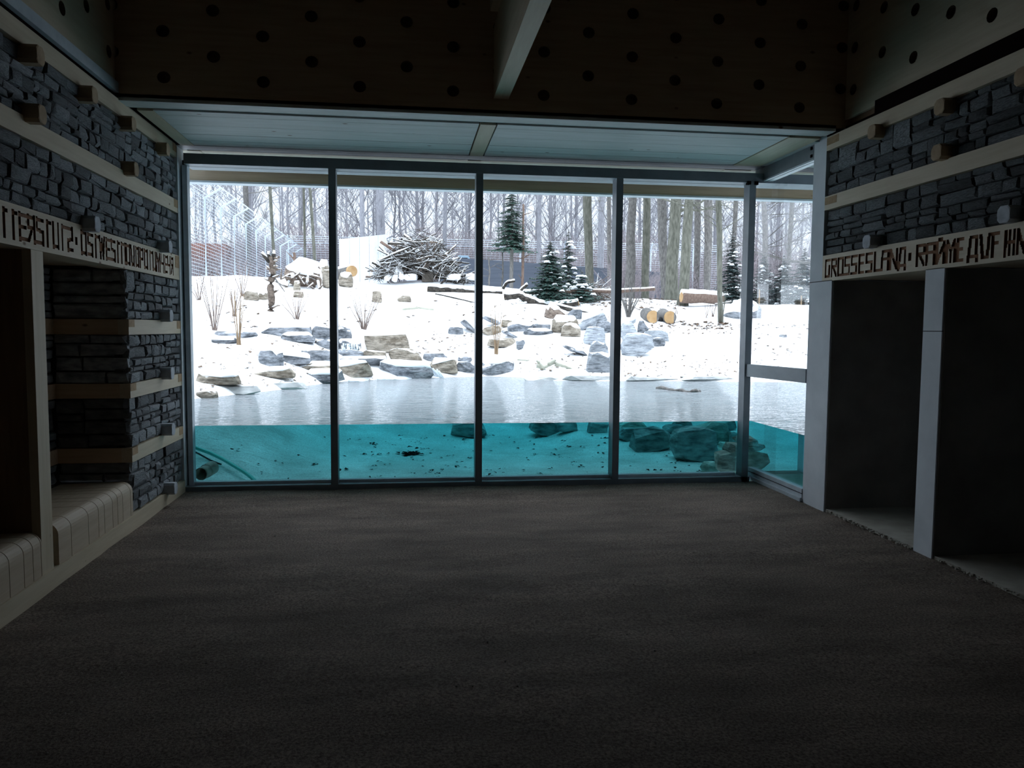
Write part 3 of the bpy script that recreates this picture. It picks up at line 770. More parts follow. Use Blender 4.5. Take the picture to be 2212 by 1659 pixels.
# snow ground
def grid(fn, xs, ys):
    g = MB(); ny = len(ys)
    for x in xs:
        for y in ys: g.v.append((x, y, fn(x, y)))
    for i in range(len(xs)-1):
        for j in range(ny-1):
            a = i*ny+j; g.f.append((a, a+ny, a+ny+1, a+1)); g.mi.append(0)
    return g
xs = [-60+2*i for i in range(24)]+[-12+.2*i for i in range(140)]+[16+2*i for i in range(23)]
ys = [8.3+.16*i for i in range(120)]+[27.5+1.5*i for i in range(8)]+[40+8*i for i in range(14)]
grid(gz, xs, ys).build('snowy_ground', SNG, None, True, (0, 20, 2), kind='structure')
# pond bed and water
def bed2(x, y):
    if y < 8.02 and x > 3.74: return -.85
    return bedz(x, y)
xs = [-12+.2*i for i in range(166)]; ys = [8.0+.11*i for i in range(75)]
grid(bedz, xs, ys).build('pond_bed', BED, None, True, (0, 12, 0), kind='structure')
xs = [3.72+.25*i for i in range(70)]; ys = [5.5+.25*i for i in range(9)]+[7.78, 7.80, 8.02]
grid(bed2, xs, ys).build('pond_bed', BED, None, False, (6, 7, 0), kind='structure')
W = MB()
yw, xw = 8.0, 3.70
top = [(-14, yw), (xw, yw), (xw, 6.85), (22, 6.85), (22, 17.5), (-14, 17.5)]
n = len(top)
W.v = [(x, y, WL) for x, y in top]+[(x, y, -.9) for x, y in top]
for k in range(n):
    k2 = (k+1) % n; W.f.append((k, k+n, k2+n, k2)); W.mi.append(1)
W.f.append(tuple(range(n))); W.mi.append(0); W.f.append(tuple(range(n, 2*n))[::-1]); W.mi.append(1)
wa = W.build('pond_water', [WTOP, WSIDE], None, False, (0, 12, WL), kind='structure')
me = wa.data; bm = bmesh.new(); bm.from_mesh(me); bmesh.ops.recalc_face_normals(bm, faces=bm.faces); bm.to_mesh(me); bm.free()
# plinth kerb and pier seen through the side pane, below the water line
box('trim_6', CONCF, 3.73, 9.0, 7.86, 8.06, -.9, .05, kind='structure')
pz = on(1, 8.0, 1727, 1015)
box('trim_7', CONC, pz.x, pz.x+.12, 7.93, 8.05, .05, WL-.01, kind='structure')

# ---------------------------------------------------------------- rocks
def hull_rock(wd, dp, h, seed, blocky=.6, taper=.14):
    q = random.Random(seed); bm = bmesh.new(); pts = []
    for k in range(30):
        x, y, z = q.uniform(-1, 1), q.uniform(-1, 1), q.uniform(-1, 1)
        L = max(abs(x), abs(y), abs(z)); S = (abs(x)**2.2+abs(y)**2.2+abs(z)**2.2)**(1/2.2)
        f = blocky/L+(1-blocky)/S
        tz = 1-taper*max(0, z*f+.6)/1.6; pts.append((x*f*wd/2*q.uniform(.9, 1)*tz, y*f*dp/2*tz, (z*f*.5+.5)*h))
    vs_ = [bm.verts.new(p) for p in pts]
    r = bmesh.ops.convex_hull(bm, input=vs_)
    bmesh.ops.delete(bm, geom=[v for v in bm.verts if not v.link_faces], context='VERTS')
    bmesh.ops.dissolve_limit(bm, angle_limit=.20, verts=bm.verts, edges=bm.edges)
    bmesh.ops.triangulate(bm, faces=bm.faces)
    bmesh.ops.subdivide_edges(bm, edges=[e for e in bm.edges if e.calc_length() > min(wd, h)*.5], cuts=1, use_grid_fill=False)
    bmesh.ops.triangulate(bm, faces=bm.faces)
    am = min(h, wd)*.05
    for v in bm.verts:
        nn = noise.noise_vector(Vector(v.co)*(2.2/max(.2, h))+Vector((seed, 0, 0)))
        v.co += nn*am
    return bm
def bm_obj(bm, name, m, loc, parent=None, rot=None, smooth=False):
    me = bpy.data.meshes.new(name); bm.to_mesh(me); bm.free(); me.materials.append(m)
    if smooth: me.polygons.foreach_set('use_smooth', [True]*len(me.polygons))
    o = bpy.data.objects.new(name, me); col.objects.link(o)
    put(o, loc, parent)
    if rot: o.rotation_euler = rot
    return o
def snow_cap(bm, h, seed, th=.05, low=.55):
    """a bed of snow over the upper part of a rock"""
    q = random.Random(seed+99); c = bmesh.new(); zs_ = [v.co.z for v in bm.verts]; zt = max(zs_); zb = min(zs_)
    pts = []
    for v in bm.verts:
        if v.co.z > zb+(zt-zb)*low:
            pts.append((v.co.x*1.0, v.co.y*1.02, v.co.z)); pts.append((v.co.x*.86, v.co.y*.86, v.co.z+th))
    if len(pts) < 8: c.free(); return None
    vs_ = [c.verts.new(p) for p in pts]
    bmesh.ops.convex_hull(c, input=vs_)
    bmesh.ops.delete(c, geom=[v for v in c.verts if not v.link_faces], context='VERTS')
    bmesh.ops.triangulate(c, faces=c.faces)
    bmesh.ops.subdivide_edges(c, edges=c.edges, cuts=1)
    for v in c.verts: v.co += noise.noise_vector(v.co*5+Vector((seed, 3, 1)))*th*.4
    return c
nrock = [100]
def rock(box_, m, snow, label, tilt=0, dpf=.7, G_=None, cat='rock', group=None, name='rock', lift=0, blocky=.42, yaw=None):
    x0, y0, x1, y1 = box_; nrock[0] += 1; sd = nrock[0]; q = random.Random(sd)
    p = (G_ or G)((x0+x1)/2, y1); s_ = ppm(p); wd = (x1-x0)/s_; h = max(.06, (y1-y0)/s_)
    ca = abs(math.cos(tilt)); sa = abs(math.sin(tilt))
    if tilt:                                  # size of a slab whose leaning outline fills the box
        t_ = h*.45; L_ = max(wd, h)*.98; wd, h = L_, max(.08, min(wd, h)*.42)
    dp = min(1.1, max(.22, min(wd*dpf, .9)))
    blocky = blocky if blocky != .42 else (.85 if wd > 2.2*h else .55)
    bm = hull_rock(wd*1.06, dp, h*1.32, sd, blocky)
    loc = p+Vector((0, dp*.42, -h*.10+lift))
    cap = snow_cap(bm, h, sd, max(.03, h*.16), .62) if snow == 1 else None
    rot = (q.uniform(-.04, .04), tilt, q.uniform(-.12, .12) if yaw is None else yaw)
    if tilt: loc.z += abs(math.sin(tilt))*wd*.42
    o = bm_obj(bm, name, m, loc, None, rot)
    tagm(o, label, cat, group)
    if cap: 
        c = bm_obj(cap, 'snow_cap', SNOW, loc, o, None, True); c.location = (0, 0, 0)
    return o
rocks = [
 ((420, 812, 520, 834), RT, 1, 'long low brown bank rock under snow at the left end of the shore'),
 ((535, 799, 634, 817), RT, 1, 'snow-topped tan slab right of the leftmost shore rock'),
 ((460, 717, 552, 730), RG, 0, 'low grey slab behind the double reddish stems, upper left of slope'),
 ((452, 732, 512, 743), RG, 1, 'thin grey slab just in front of the low slab beside the reddish stems'),
 ((564, 709, 670, 728), RG, 0, 'thick grey slab topmost of the left rock steps'),
 ((603, 724, 680, 740), RG, 1, 'snow-patched grey slab directly under the topmost left slab'),
 ((667, 711, 760, 741), RG, 0, 'dark grey wall slab behind the left mullion'),
 ((680, 737, 730, 754), RG, 0, 'small dark layered rock below the wall slab by the left mullion'),
 ((555, 762, 612, 793), RG, 1, 'blocky grey rock with a rounded snow lump in the left rock steps'),
 ((605, 770, 670, 790), RG, 1, 'snow-covered flat grey rock between two blocky ones in left steps'),
 ((646, 762, 722, 788), RG, 0, 'streaked blue-grey rock left of the left mullion'),
 ((633, 789, 735, 807), RT, 1, 'long snow-topped slab running behind the left mullion near the water'),
 ((650, 808, 742, 831), RG, 1, 'dark waterline rock in front of the left mullion slab'),
 ((722, 789, 803, 817), RT, 1, 'rough brown rock with thick snow right of the left mullion'),
 ((783, 729, 882, 762), RT, 0, 'large tan block crowning the central rock steps'),
 ((780, 761, 836, 778), RT, 0, 'tan slab under the left half of the large tan block'),
 ((838, 760, 914, 788), RT, 0, 'squared grey-tan block under the right half of the large tan block'),
 ((912, 767, 970, 783), RG, 0, 'grey wedge tapering to the right of the squared block'),
 ((728, 758, 785, 774), RG, 0, 'wet grey rock under the icicles'),
 ((728, 740, 780, 762), RG, 1, 'icicle-hung rock at the top of the little waterfall'),
 ((728, 773, 838, 792), RG, 0, 'wide thin dark slab under the icicles, wet on top'),
 ((816, 789, 936, 818), RG, 1, 'large dark slab with a thick white cap overhanging the pond'),
 ((926, 784, 990, 809), RT, 1, 'brown-grey block right of the overhanging white-capped slab'),
 ((985, 786, 1030, 806), RG, 0, 'blue-grey block left of the middle mullion'),
 ((1003, 783, 1117, 815), RG, 1, 'dark layered slab standing in the water right of the middle mullion'),
 ((858, 641, 888, 653), RT, 0, 'small flat tan stone alone high on the slope'),
 ((802, 632, 826, 654), RT, 0, 'rounded tan boulder alone behind the central bare shrub'),
 ((968, 709, 1002, 723), RG, 0, 'flat blue-grey stone at the foot of the leaning slab'),
 ((988, 771, 1020, 782), RG, 1, 'small snow-covered stone above the block left of the middle mullion'),
 ((1083, 694, 1110, 706), RT, 0, 'small tan stone at the lower end of the leaning grey column'),
 ((1042, 707, 1085, 724), RT, 0, 'tan stone behind the right-hand bare shrub, just right of the mullion'),
 ((1054, 734, 1120, 752), RT, 0, 'wide tan slab behind the foot of the bare shrub'),
 ((1114, 737, 1136, 754), RP, 0, 'small pale upright stone right of the wide tan slab'),
 ((1095, 702, 1157, 716), RG, 1, 'snow-buried grey stone left in the row above the open snow'),
 ((1150, 700, 1192, 713), RG, 1, 'snow-buried grey stone in the middle of the row above open snow'),
 ((1130, 714, 1200, 726), RG, 1, 'low snow-topped stone in front of the row above open snow'),
 ((1192, 690, 1255, 722), RT, 1, 'broad stone wearing a thick snow hood left of the rock fall'),
 ((1212, 706, 1258, 729), RT, 1, 'rounded tan stone with a snow cap under the hooded stone'),
 ((1228, 672, 1262, 690), RG, 0, 'grey stone behind the big pale leaning slab'),
 ((1262, 713, 1312, 746), RP, 0, 'pale squared slab in the middle of the rock fall'),
 ((1275, 742, 1318, 772), RP, 0, 'smooth pale stone below the pale squared slab'),
 ((1266, 768, 1332, 806), RP, 0, 'large pale faceted slab lowest in the rock fall'),
 ((1287, 698, 1326, 720), RG, 0, 'layered grey stone left of the right-middle mullion'),
 ((1340, 704, 1388, 738), RP, 0, 'smooth pale stone below the leaning slab right of the mullion'),
 ((1342, 728, 1420, 771), RP, 0, 'largest blue-grey slab of the rock fall, right of the mullion'),
 ((1392, 718, 1450, 737), RP, 0, 'thin pale slab at the right end of the rock fall'),
 ((1412, 733, 1440, 749), RG, 0, 'small grey stone under the thin slab at the right end'),
 ((1376, 697, 1404, 720), RG, 0, 'grey stone behind the smooth pale stone by the cut logs'),
 ((525, 631, 558, 649), RT, 0, 'tan stone of the small heap left of the dead snag'),
 ((556, 634, 582, 648), RT, 1, 'pale stone against the left side of the dead snag'),
 ((632, 631, 656, 643), RT, 0, 'small oblong stone right of the dead snag'),
 ((632, 612, 649, 628), RT, 1, 'small snowy stone at the foot of the root plate'),
 ((686, 568, 712, 600), RT, 1, 'snow-hooded boulder at the right end of the root plate'),
 ((695, 588, 716, 623), RT, 0, 'upright pale boulder left of the left mullion'),
 ((729, 596, 763, 621), RT, 1, 'round grey boulder in front of the sawn log'),
 ((1690, 724, 1702, 729), RG, 0, 'small dark stone on the snow seen through the side pane'),
]
for bx_, m_, sn, lb in rocks: rock(bx_, m_, sn, lb, dpf=.6, blocky=.97 if bx_[0] in (1003, 783, 838, 564, 816) else .42)
p = G(1622, 692); s_ = ppm(p)
tagm(bm_obj(hull_rock(128/s_, 1.1, 58/s_, 4417, .1, .62), 'rock', RGS, p+Vector((0, .5, -.12))), 'big rounded grey boulder behind the corner post', 'rock')
for bx_, m_, lb, tl in (((993, 687, 1028, 721), RG, 'grey slab leaning to the left beside the middle mullion', .72),
                       ((1040, 680, 1092, 707), RG, 'long grey stone column lying aslant right of the middle mullion', .45),
                       ((1083, 714, 1124, 733), RG, 'narrow grey slab sloping down right below the stone column', .5),
                       ((1250, 675, 1320, 714), RP, 'broad pale slab leaning at the top of the rock fall', -.35),
                       ((1213, 746, 1279, 771), RG, 'dark slab sloping down to the right in the rock fall', .32),
                       ((1341, 683, 1381, 719), RP, 'narrow pale slab leaning up to the right beside the mullion', -.62)):
    x0, y0, x1, y1 = bx_; nrock[0] += 1; p = G((x0+x1)/2, y1); s_ = ppm(p); wd = (x1-x0)/s_; hh = (y1-y0)/s_
    L = math.hypot(wd, hh)*.92; th = (.32 if 'broad' not in lb else .6)*hh
    bm = hull_rock(L, .5, th, nrock[0], .8)
    o = bm_obj(bm, 'rock', m_, p+Vector((0, .25, hh*.5-th*.5)), None, (0, tl, .1)); tagm(o, lb, 'rock')
# pale ledge along the shore
for k, (a, b_, lb) in enumerate(((1130, 1215, 'pale flat ledge stone at the waterline, left one'), (1215, 1330, 'pale flat ledge stone at the waterline, next right'), (1345, 1470, 'thin grey kerb stone at the waterline right of the third mullion'), (1470, 1600, 'thin grey kerb stone at the waterline left of the corner post'))):
    rock((a, 817, b_, 825), PALE, 0, lb, dpf=.3, blocky=.95)
for a, b_, y0, y1, lb in ((420, 465, 850, 866, 'dark crumbly bank stone at the left edge of the water'), (465, 560, 843, 857, 'pale flat bank stone along the left shore'), (560, 660, 833, 845, 'thin pale bank stone running on along the left shore')):
    rock((a, y0, b_, y1), RT if a < 460 else PALE, 0, lb, dpf=.35, blocky=.9)

# frozen sheet and icicles
def ice_sheet(x0, x1, y, label):
    p = G((x0+x1)/2, y); s_ = ppm(p); bm = hull_rock((x1-x0)/s_, .8, .09, 77, .3)
    tagm(bm_obj(bm, 'ice_sheet', ICE, Vector((p.x, p.y+.1, WL-.03)), None, None, True), label, 'ice')
ice_sheet(795, 900, 822, 'milky ice shelf on the water under the white-capped slab')
ice_sheet(745, 800, 828, 'small ice shelf left of the milky one')
p = G(760, 772); ic = thing('icicles', p, 'hanging icicles over the little waterfall', 'ice')
for k in range(22):
    a = at(734+R.random()*46, 741+R.random()*10, p.y-.06); ln = R.uniform(.08, .26)
    g = MB().tube([a, a-Vector((R.uniform(-.02, .02), 0, ln*.6)), a-Vector((R.uniform(-.02, .02), 0, ln))], [.018, .010, .002], 5)
    g.build('icicle', ICE, ic, True)
p2 = G(945, 812); g = MB()
for k in range(12):
    a = at(928+R.random()*22, 795+R.random()*6, p2.y-.05)
    g.tube([a, a+Vector((R.uniform(0, .12), 0, -.12)), a+Vector((R.uniform(.05, .3), -.02, -.24))], [.012, .02, .012], 5)
tagm(g.build('frozen_trickle', ICE, None, True), 'white frozen trickle at the right end of the white-capped slab', 'ice')

# ---------------------------------------------------------------- logs and driftwood
def limb(g, pts, r0, r1, sides=9, wob=.0, m=0):
    P = []; n = len(pts)
    for i in range(n-1):
        for k in range(4 if i < n-2 else 5):
            t_ = k/4; a = Vector(pts[i]); b_ = Vector(pts[i+1]); P.append(a.lerp(b_, t_))
    nn = len(P)
    rr = [(r0+(r1-r0)*i/(nn-1))*(1+R.uniform(-.08, .08)) for i in range(nn)]
    P = [p_+Vector((R.uniform(-1, 1), R.uniform(-1, 1), R.uniform(-1, 1)))*wob for p_ in P]
    g.tube(P, rr, sides, True, m); return P, rr
def log(pxs, Y, thick, m, label, name='log', ends=True, snow=True, dy=0, cat='log'):
    """pxs: outline centre line in the photograph, Y the distance it lies at"""
    P = [at(x, y, Y+dy*i) for i, (x, y) in enumerate(pxs)]
    r = thick/2/ppm(P[0]); g = MB(); Q, rr = limb(g, P, r, r*.85, 10, r*.16)
    o = g.build(name, [m], None, True, tuple(P[0])); tagm(o, label, cat)
    if snow:
        s_ = MB(); s_.tube([q_+Vector((0, 0, r*.62)) for q_ in Q], [a*.72 for a in rr], 8)
        s_.build('snow_cap', SNOW, o, True)
    if ends:
        for e, (a, b_) in enumerate(((Q[0], Q[1]), (Q[-1], Q[-2]))):
            d = (a-b_).normalized(); MB().tube([a-d*.01, a+d*.008], [r*.86, r*.84], 14).build('cut_end', HEART, o)
    return o
log([(923, 623), (1000, 628), (1083, 634)], 25.2, 17, BSN, 'thick rough fallen trunk with snow on top, left of the fallen logs')
log([(940, 634), (1024, 653), (1085, 657), (1135, 666)], 23.6, 4, BSN, 'long thin dark branch lying in the snow below the thick trunk', 'fallen_branch', False, False, cat='branch')
log([(1090, 640), (1120, 637), (1146, 649), (1180, 660), (1215, 658), (1248, 655)], 23.4, 16, BSN, 'curved fallen trunk with a pale cut end in the middle of the log heap')
log([(1115, 636), (1128, 624), (1140, 614)], 23.6, 8, BSN, 'stub of branch rising to the right out of the curved trunk', 'fallen_branch', False, True, cat='branch')
log([(1086, 624), (1095, 610), (1112, 606)], 24.5, 7, BSN, 'crooked branch stub standing left in the log heap', 'fallen_branch', False, True, cat='branch')
log([(1122, 632), (1190, 630)], 24.6, 9, BSN, 'short snowy log lying level behind the curved trunk')
log([(1202, 628), (1320, 630), (1414, 624)], 25.0, 9, BARKR, 'long straight level log with a cut end by the third mullion')
log([(1196, 659), (1260, 675), (1325, 684)], 22.4, 10, BSN, 'snowy log sloping down to the right behind the rock fall')
log([(1473, 642), (1560, 646)], 25.6, 26, BARKR, 'thick brown log lying under the leaning mossy tree')
log([(1478, 629), (1520, 632), (1552, 634)], 26.0, 10, BSN, 'snowy log lying on top of the thick brown log', 'log')
log([(1545, 658), (1580, 652)], 25.0, 4, BARK, 'thin snowy stick sticking out beside the thick brown log', 'fallen_branch', False, cat='branch')
log([(869, 668), (905, 665), (937, 669)], 21.4, 5, PVC, 'pale weathered driftwood branch lying alone on the open snow', 'driftwood', False, False, cat='branch')
for nm, cx_, lb in ((1410, 684, 'left one of the two round sawn log ends'), (1447, 685, 'right one of the two round sawn log ends')):
    p = G(nm, cx_+14); s_ = ppm(p); r = 14.2/s_; c = p+Vector((0, 0, r*.93)); g = MB()
    g.tube([c, c+Vector((.05, .45, 0)), c+Vector((.12, 1.0, .10))], [r, r*1.02, r], 18)
    o = g.build('sawn_log', BARK, None, True); tagm(o, lb, 'log')
    MB().tube([c+Vector((0, -.012, 0)), c+Vector((0, .0, 0))], [r*.95, r*.96], 24).build('cut_face', HEART, o)
p = G(1429, 697); r = 6/ppm(p)
tagm(MB().tube([p+Vector((0, .1, r)), p+Vector((0, .8, r*1.1))], [r, r], 8).build('small_log', noisy('charred', (.02, .02, .02), (.05, .05, .05)), None, True), 'small dark log between the two sawn log ends', 'log')
# sawn log with vertical cuts behind round boulder
P0, P1 = at(727, 592, 27.6), at(758, 586, 26.8); g = MB(); r = 12/ppm(P1)
g.tube([P0, P1], [r*.9, r], 14); o = g.build('sawn_log', BARK, None, True); tagm(o, 'sawn log with an orange cut face scored by saw lines, right of the left mullion', 'log')
d = (P1-P0).normalized(); e = P1+Vector((.2/6, -.05, 0)); MB().tube([P1, P1+Vector((.06, -.10, 0))], [r, r*1.0], 14).build('cut_face', HEART, o)
MB().tube([P0+Vector((0, 0, r*.7)), P1+Vector((0, 0, r*.72))], [r*.6, r*.6], 8).build('snow_cap', SNOW, o, True)
# root plate
p = G(645, 622); s_ = ppm(p)
bm = hull_rock(94/s_, .9, 64/s_, 611, .35); c = snow_cap(bm, 64/s_, 5, .12, .45)
o = bm_obj(bm, 'root_plate', BRN, p+Vector((0, .5, 0)), None, (0, .28, 0)); tagm(o, 'big upturned root plate under thick snow right of the dead snag', 'stump')
sc_ = bm_obj(c, 'snow_cap', SNOW, p+Vector((0, .5, 0)), o, None, True); sc_.location = (0, 0, 0)
g = MB()
for k in range(16):
    a = p+Vector((R.uniform(-.5, .5), .15, R.uniform(.1, .5))); g.tube([a, a+Vector((R.uniform(-.2, .2), -.25, R.uniform(-.25, .1))), a+Vector((R.uniform(-.35, .35), -.45, R.uniform(-.3, .15)))], [.05, .035, .012], 5)
g.build('root', BRN, o, False, None, kind='stuff')
# shore driftwood roots and reddish stump
p = G(1196, 799); g = MB(); s_ = ppm(p)
for pts in (((1160, 790), (1172, 796), (1185, 790), (1200, 784)), ((1185, 790), (1195, 781), (1200, 779)), ((1200, 786), (1215, 791), (1236, 798)), ((1172, 797), (1164, 785), (1160, 780))):
    limb(g, [at(x, y-1, p.y+.0) for x, y in pts], .05, .02, 6, .01)
tagm(g.build('driftwood', PVC, None, True), 'gnarled pale driftwood root near the right-hand waterline', 'branch')
log([(1118, 777), (1155, 780)], G(1136, 780).y, 3.5, PVC, 'thin pale stick lying near the waterline right of the layered slab', 'driftwood', False, False, cat='branch')
rock((1178, 662, 1230, 690), BRN, 1, 'reddish splintered stump under a dome of snow', dpf=.7, cat='stump', name='stump')
# floating branch
g = MB(); limb(g, [Vector((on(2, WL+.01, x, y))) for x, y in ((1420, 838), (1450, 842), (1490, 846), (1512, 845))], .035, .03, 6, .02)
tagm(g.build('floating_branch', BARK, None, True), 'branch floating on the pond left of the corner post', 'branch')

# dead snag
p = G(585, 672); s_ = ppm(p); g = MB()
ht = 125/s_; pts = [p+Vector((0, 0, -.05)), p+Vector((.02, 0, ht*.15)), p+Vector((0, 0, ht*.45)), p+Vector((.05, 0, ht*.7)), p+Vector((.03, 0, ht))]
P, rr = limb(g, pts, 7.5/s_, 6.5/s_, 10, .012)
sn = g.build('trunk', BRN, None, True)
sg = thing('dead_snag', p, 'knobbly dead tree snag with a broken snowy top, left of the root plate', 'tree')
put(sn, WP[sn.name], sg)
for k in range(14):
    a = P[R.randrange(1, len(P)-1)]; d = Vector((R.choice((-1, 1))*R.uniform(.6, 1), R.uniform(-.5, .3), R.uniform(-.2, .6))).normalized()
    MB().tube([a, a+d*.12, a+d*R.uniform(.16, .24)], [.04, .03, .01], 6).build('knot', BRN, sg)
for (x, y, x2, y2) in ((583, 566, 566, 547), (590, 563, 592, 543), (584, 568, 580, 545)):
    a, b_ = at(x, y, p.y), at(x2, y2, p.y)
    MB().tube([a, a.lerp(b_, .6), b_], [.055, .05, .03], 7).build('broken_limb', BSN, sg, True)
    MB().tube([a+Vector((0, 0, .03)), b_+Vector((0, 0, .03))], [.03, .03], 6).build('snow_cap', SNOW, sg, True)
for (x, y, x2, y2) in ((593, 600, 615, 630), (596, 608, 618, 621)):
    MB().tube([at(x, y, p.y), at(x2, y2, p.y-.3)], [.02, .012], 5).build('broken_limb', BARK, sg)

# ---------------------------------------------------------------- bare shrubs
def shrub(px, py, topy, spread, n, m, label, lean=0, rr=.0085):
    p = G(px, py); s_ = ppm(p); t_ = thing('bare_shrub', p, label, 'shrub'); H = (py-topy)/s_; q_ = random.Random(px)
    n = int(n*1.5)
    for k in range(n):
        u = (k+.5)/n*2-1; dx = u*spread*1.45/s_+q_.uniform(-.05, .05); h = H*q_.uniform(.7, 1)*(1-.15*abs(u)); dy = q_.uniform(-.25, .25)
        pts = [p+Vector((u*.04, 0, -.03)), p+Vector((dx*.25, dy*.3, h*.2)), p+Vector((dx*.62, dy*.6, h*.55)), p+Vector((dx*.9+lean*.5, dy, h*.85)), p+Vector((dx+lean, dy, h))]
        g = MB(); g.tube(pts, [rr*1.3, rr*1.15, rr*.9, rr*.6, rr*.3], 4)
        for j in range(5):
            f = q_.uniform(.35, .9); i = min(3, int(f*4)); a = pts[i].lerp(pts[i+1], f*4-i)
            d = Vector((q_.uniform(-1, 1), q_.uniform(-.4, .4), q_.uniform(.3, 1.2))).normalized()*q_.uniform(.06, .2)*H*.5
            g.tube([a, a+d], [rr*.45, rr*.2], 3)
        g.build('stem', m, t_)
    return t_
ST = noisy('straw_stem', (.20, .13, .075), (.30, .22, .14), 6, bs=0)
shrub(464, 714, 560, 24, 6, TWIG, 'tall bare shrub with two spread stems at far left of slope')
shrub(516, 745, 590, 9, 6, ST, 'tight bundle of straight reddish stems nearest the left pane', rr=.008)
shrub(641, 690, 620, 26, 6, TWIG, 'small spread bare shrub in the open snow below the snag')
shrub(786, 712, 618, 26, 10, TWIG, 'many-stemmed bare shrub above the large tan block')
shrub(1072, 766, 620, 14, 6, ST, 'slender straw-coloured stems right of the middle mullion')
shrub(1357, 685, 612, 18, 9, BARK, 'dark bare shrub right of the third mullion', rr=.018)
shrub(430, 648, 585, 18, 6, TWIG, 'bare twiggy shrub at the foot of the fence, far left')
shrub(506, 684, 590, 10, 5, TWIG, 'leaning bare shrub behind the tight stem bundle')
shrub(524, 640, 540, 14, 5, TWIG, 'thin bare shrub left of the tan stone heap')
shrub(1560, 690, 600, 12, 4, BARKM, 'sprouting stems beside the slim mossy trunk')
shrub(1462, 678, 640, 5, 2, TWIG, 'single short stem right above the sawn log ends')
shrub(1526, 687, 640, 5, 2, TWIG, 'single short stem left of the slim mossy trunk')
shrub(1540, 684, 650, 8, 4, TWIG, 'tuft of thin twigs left of the slim mossy trunk')
for px_, py_, ty, lb in ((1640, 648, 615, 'short upright wooden stake behind the corner post'), (1731, 648, 628, 'short wooden stake near the grey pier')):
    p = G(px_, py_); s_ = ppm(p); tagm(MB().tube([p-Vector((0, 0, .05)), p+Vector((0, 0, (py_-ty)/s_))], .025, 6).build('stake', ST), lb, 'stake')

# ---------------------------------------------------------------- trees
def bare_tree(h, r, seed, m, dens=1.0, clear=.3, lev=3, crook=.02):
    """returns trunk mesh, crown mesh"""
    q_ = random.Random(seed); tr = MB(); cr = MB()
    pts = [Vector((0, 0, -.1))]; n = 9; lean = Vector((q_.uniform(-.03, .03), q_.uniform(-.03, .03), 0))
    for i in range(1, n+1):
        pts.append(Vector((lean.x*h*i/n+q_.uniform(-1, 1)*crook*h*.25, lean.y*h*i/n+q_.uniform(-1, 1)*crook*h*.25, h*i/n)))
    rad = [r*1.25]+[max(.02, r*(1-.8*(i/n))) for i in range(1, n+1)]
    tr.tube(pts, rad, 8)
    def br(a, d, L, rr, lv):
        k = 3 if lv > 1 else 2; P = [a]; dd = d.copy()
        for i in range(k):
            dd = (dd+Vector((q_.uniform(-.25, .25), q_.uniform(-.25, .25), q_.uniform(-.02, .22)))).normalized(); P.append(P[-1]+dd*L/k)
        cr.tube(P, [rr*(1-.65*i/k) for i in range(k+1)], 4 if lv == lev else 3, False)
        if lv > 1:
            for j in range(int((6 if lv == lev else 5)*dens)):
                f = q_.uniform(.25, 1)*k; i = min(k-1, int(f)); b_ = P[i].lerp(P[i+1], f-i)
                nd = (dd*.8+Vector((q_.uniform(-1, 1), q_.uniform(-1, 1), q_.uniform(-.3, .8)))).normalized()
                br(b_, nd, L*q_.uniform(.35, .6), rr*.42, lv-1)
    for j in range(int(15*dens)):
        f = (clear+(1-clear)*(j+.5)/int(15*dens)); i = min(n-1, int(f*n)); a = pts[i].lerp(pts[i+1], f*n-i); an = q_.uniform(0, 2*pi)
        d = Vector((math.cos(an), math.sin(an), q_.uniform(.5, 1.2))).normalized()
        br(a, d, h*q_.uniform(.18, .34)*(1.15-f*.7), r*(1-.7*f)*.42, lev)
    return tr, cr
VAR = []
for s_ in range(7):
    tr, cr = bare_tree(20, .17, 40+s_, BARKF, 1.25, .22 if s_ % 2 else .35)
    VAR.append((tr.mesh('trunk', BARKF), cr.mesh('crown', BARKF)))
def tree_copy(v_, p, s_, rz, label, group, m=None, name='bare_tree', sxy=1):
    t_ = thing(name, p, label, 'tree', group); t_.rotation_euler = (0, 0, rz); t_.scale = (s_*sxy, s_*sxy, s_)
    for nm, me_ in zip(('trunk', 'crown'), v_):
        o = bpy.data.objects.new(nm, me_); col.objects.link(o); o.parent = t_
    return t_
q2 = random.Random(21); cnt = 0
for row, (Y, n_, s0) in enumerate(((62, 15, .78), (70, 18, .9), (80, 20, 1.0), (92, 22, 1.05), (106, 24, 1.15))):
    xa, xb_ = at(395, 600, Y).x-2, at(1790, 600, Y).x+3
    for k in range(n_):
        x = xa+(xb_-xa)*(k+q2.uniform(.1, .9))/n_; y = Y+q2.uniform(-4, 4)
        pn = pane((x, y, 8)); rw = ('nearest', 'second', 'middle', 'fourth', 'farthest')[row]
        tree_copy(VAR[q2.randrange(7)], Vector((x, y, gz(x, y)-.1)), s0*q2.uniform(.8, 1.2), q2.uniform(0, 6.28),
                  f'bare grey tree, {rw} row of the wood, in the {pn}', f'bare trees, {rw} row, {pn}')
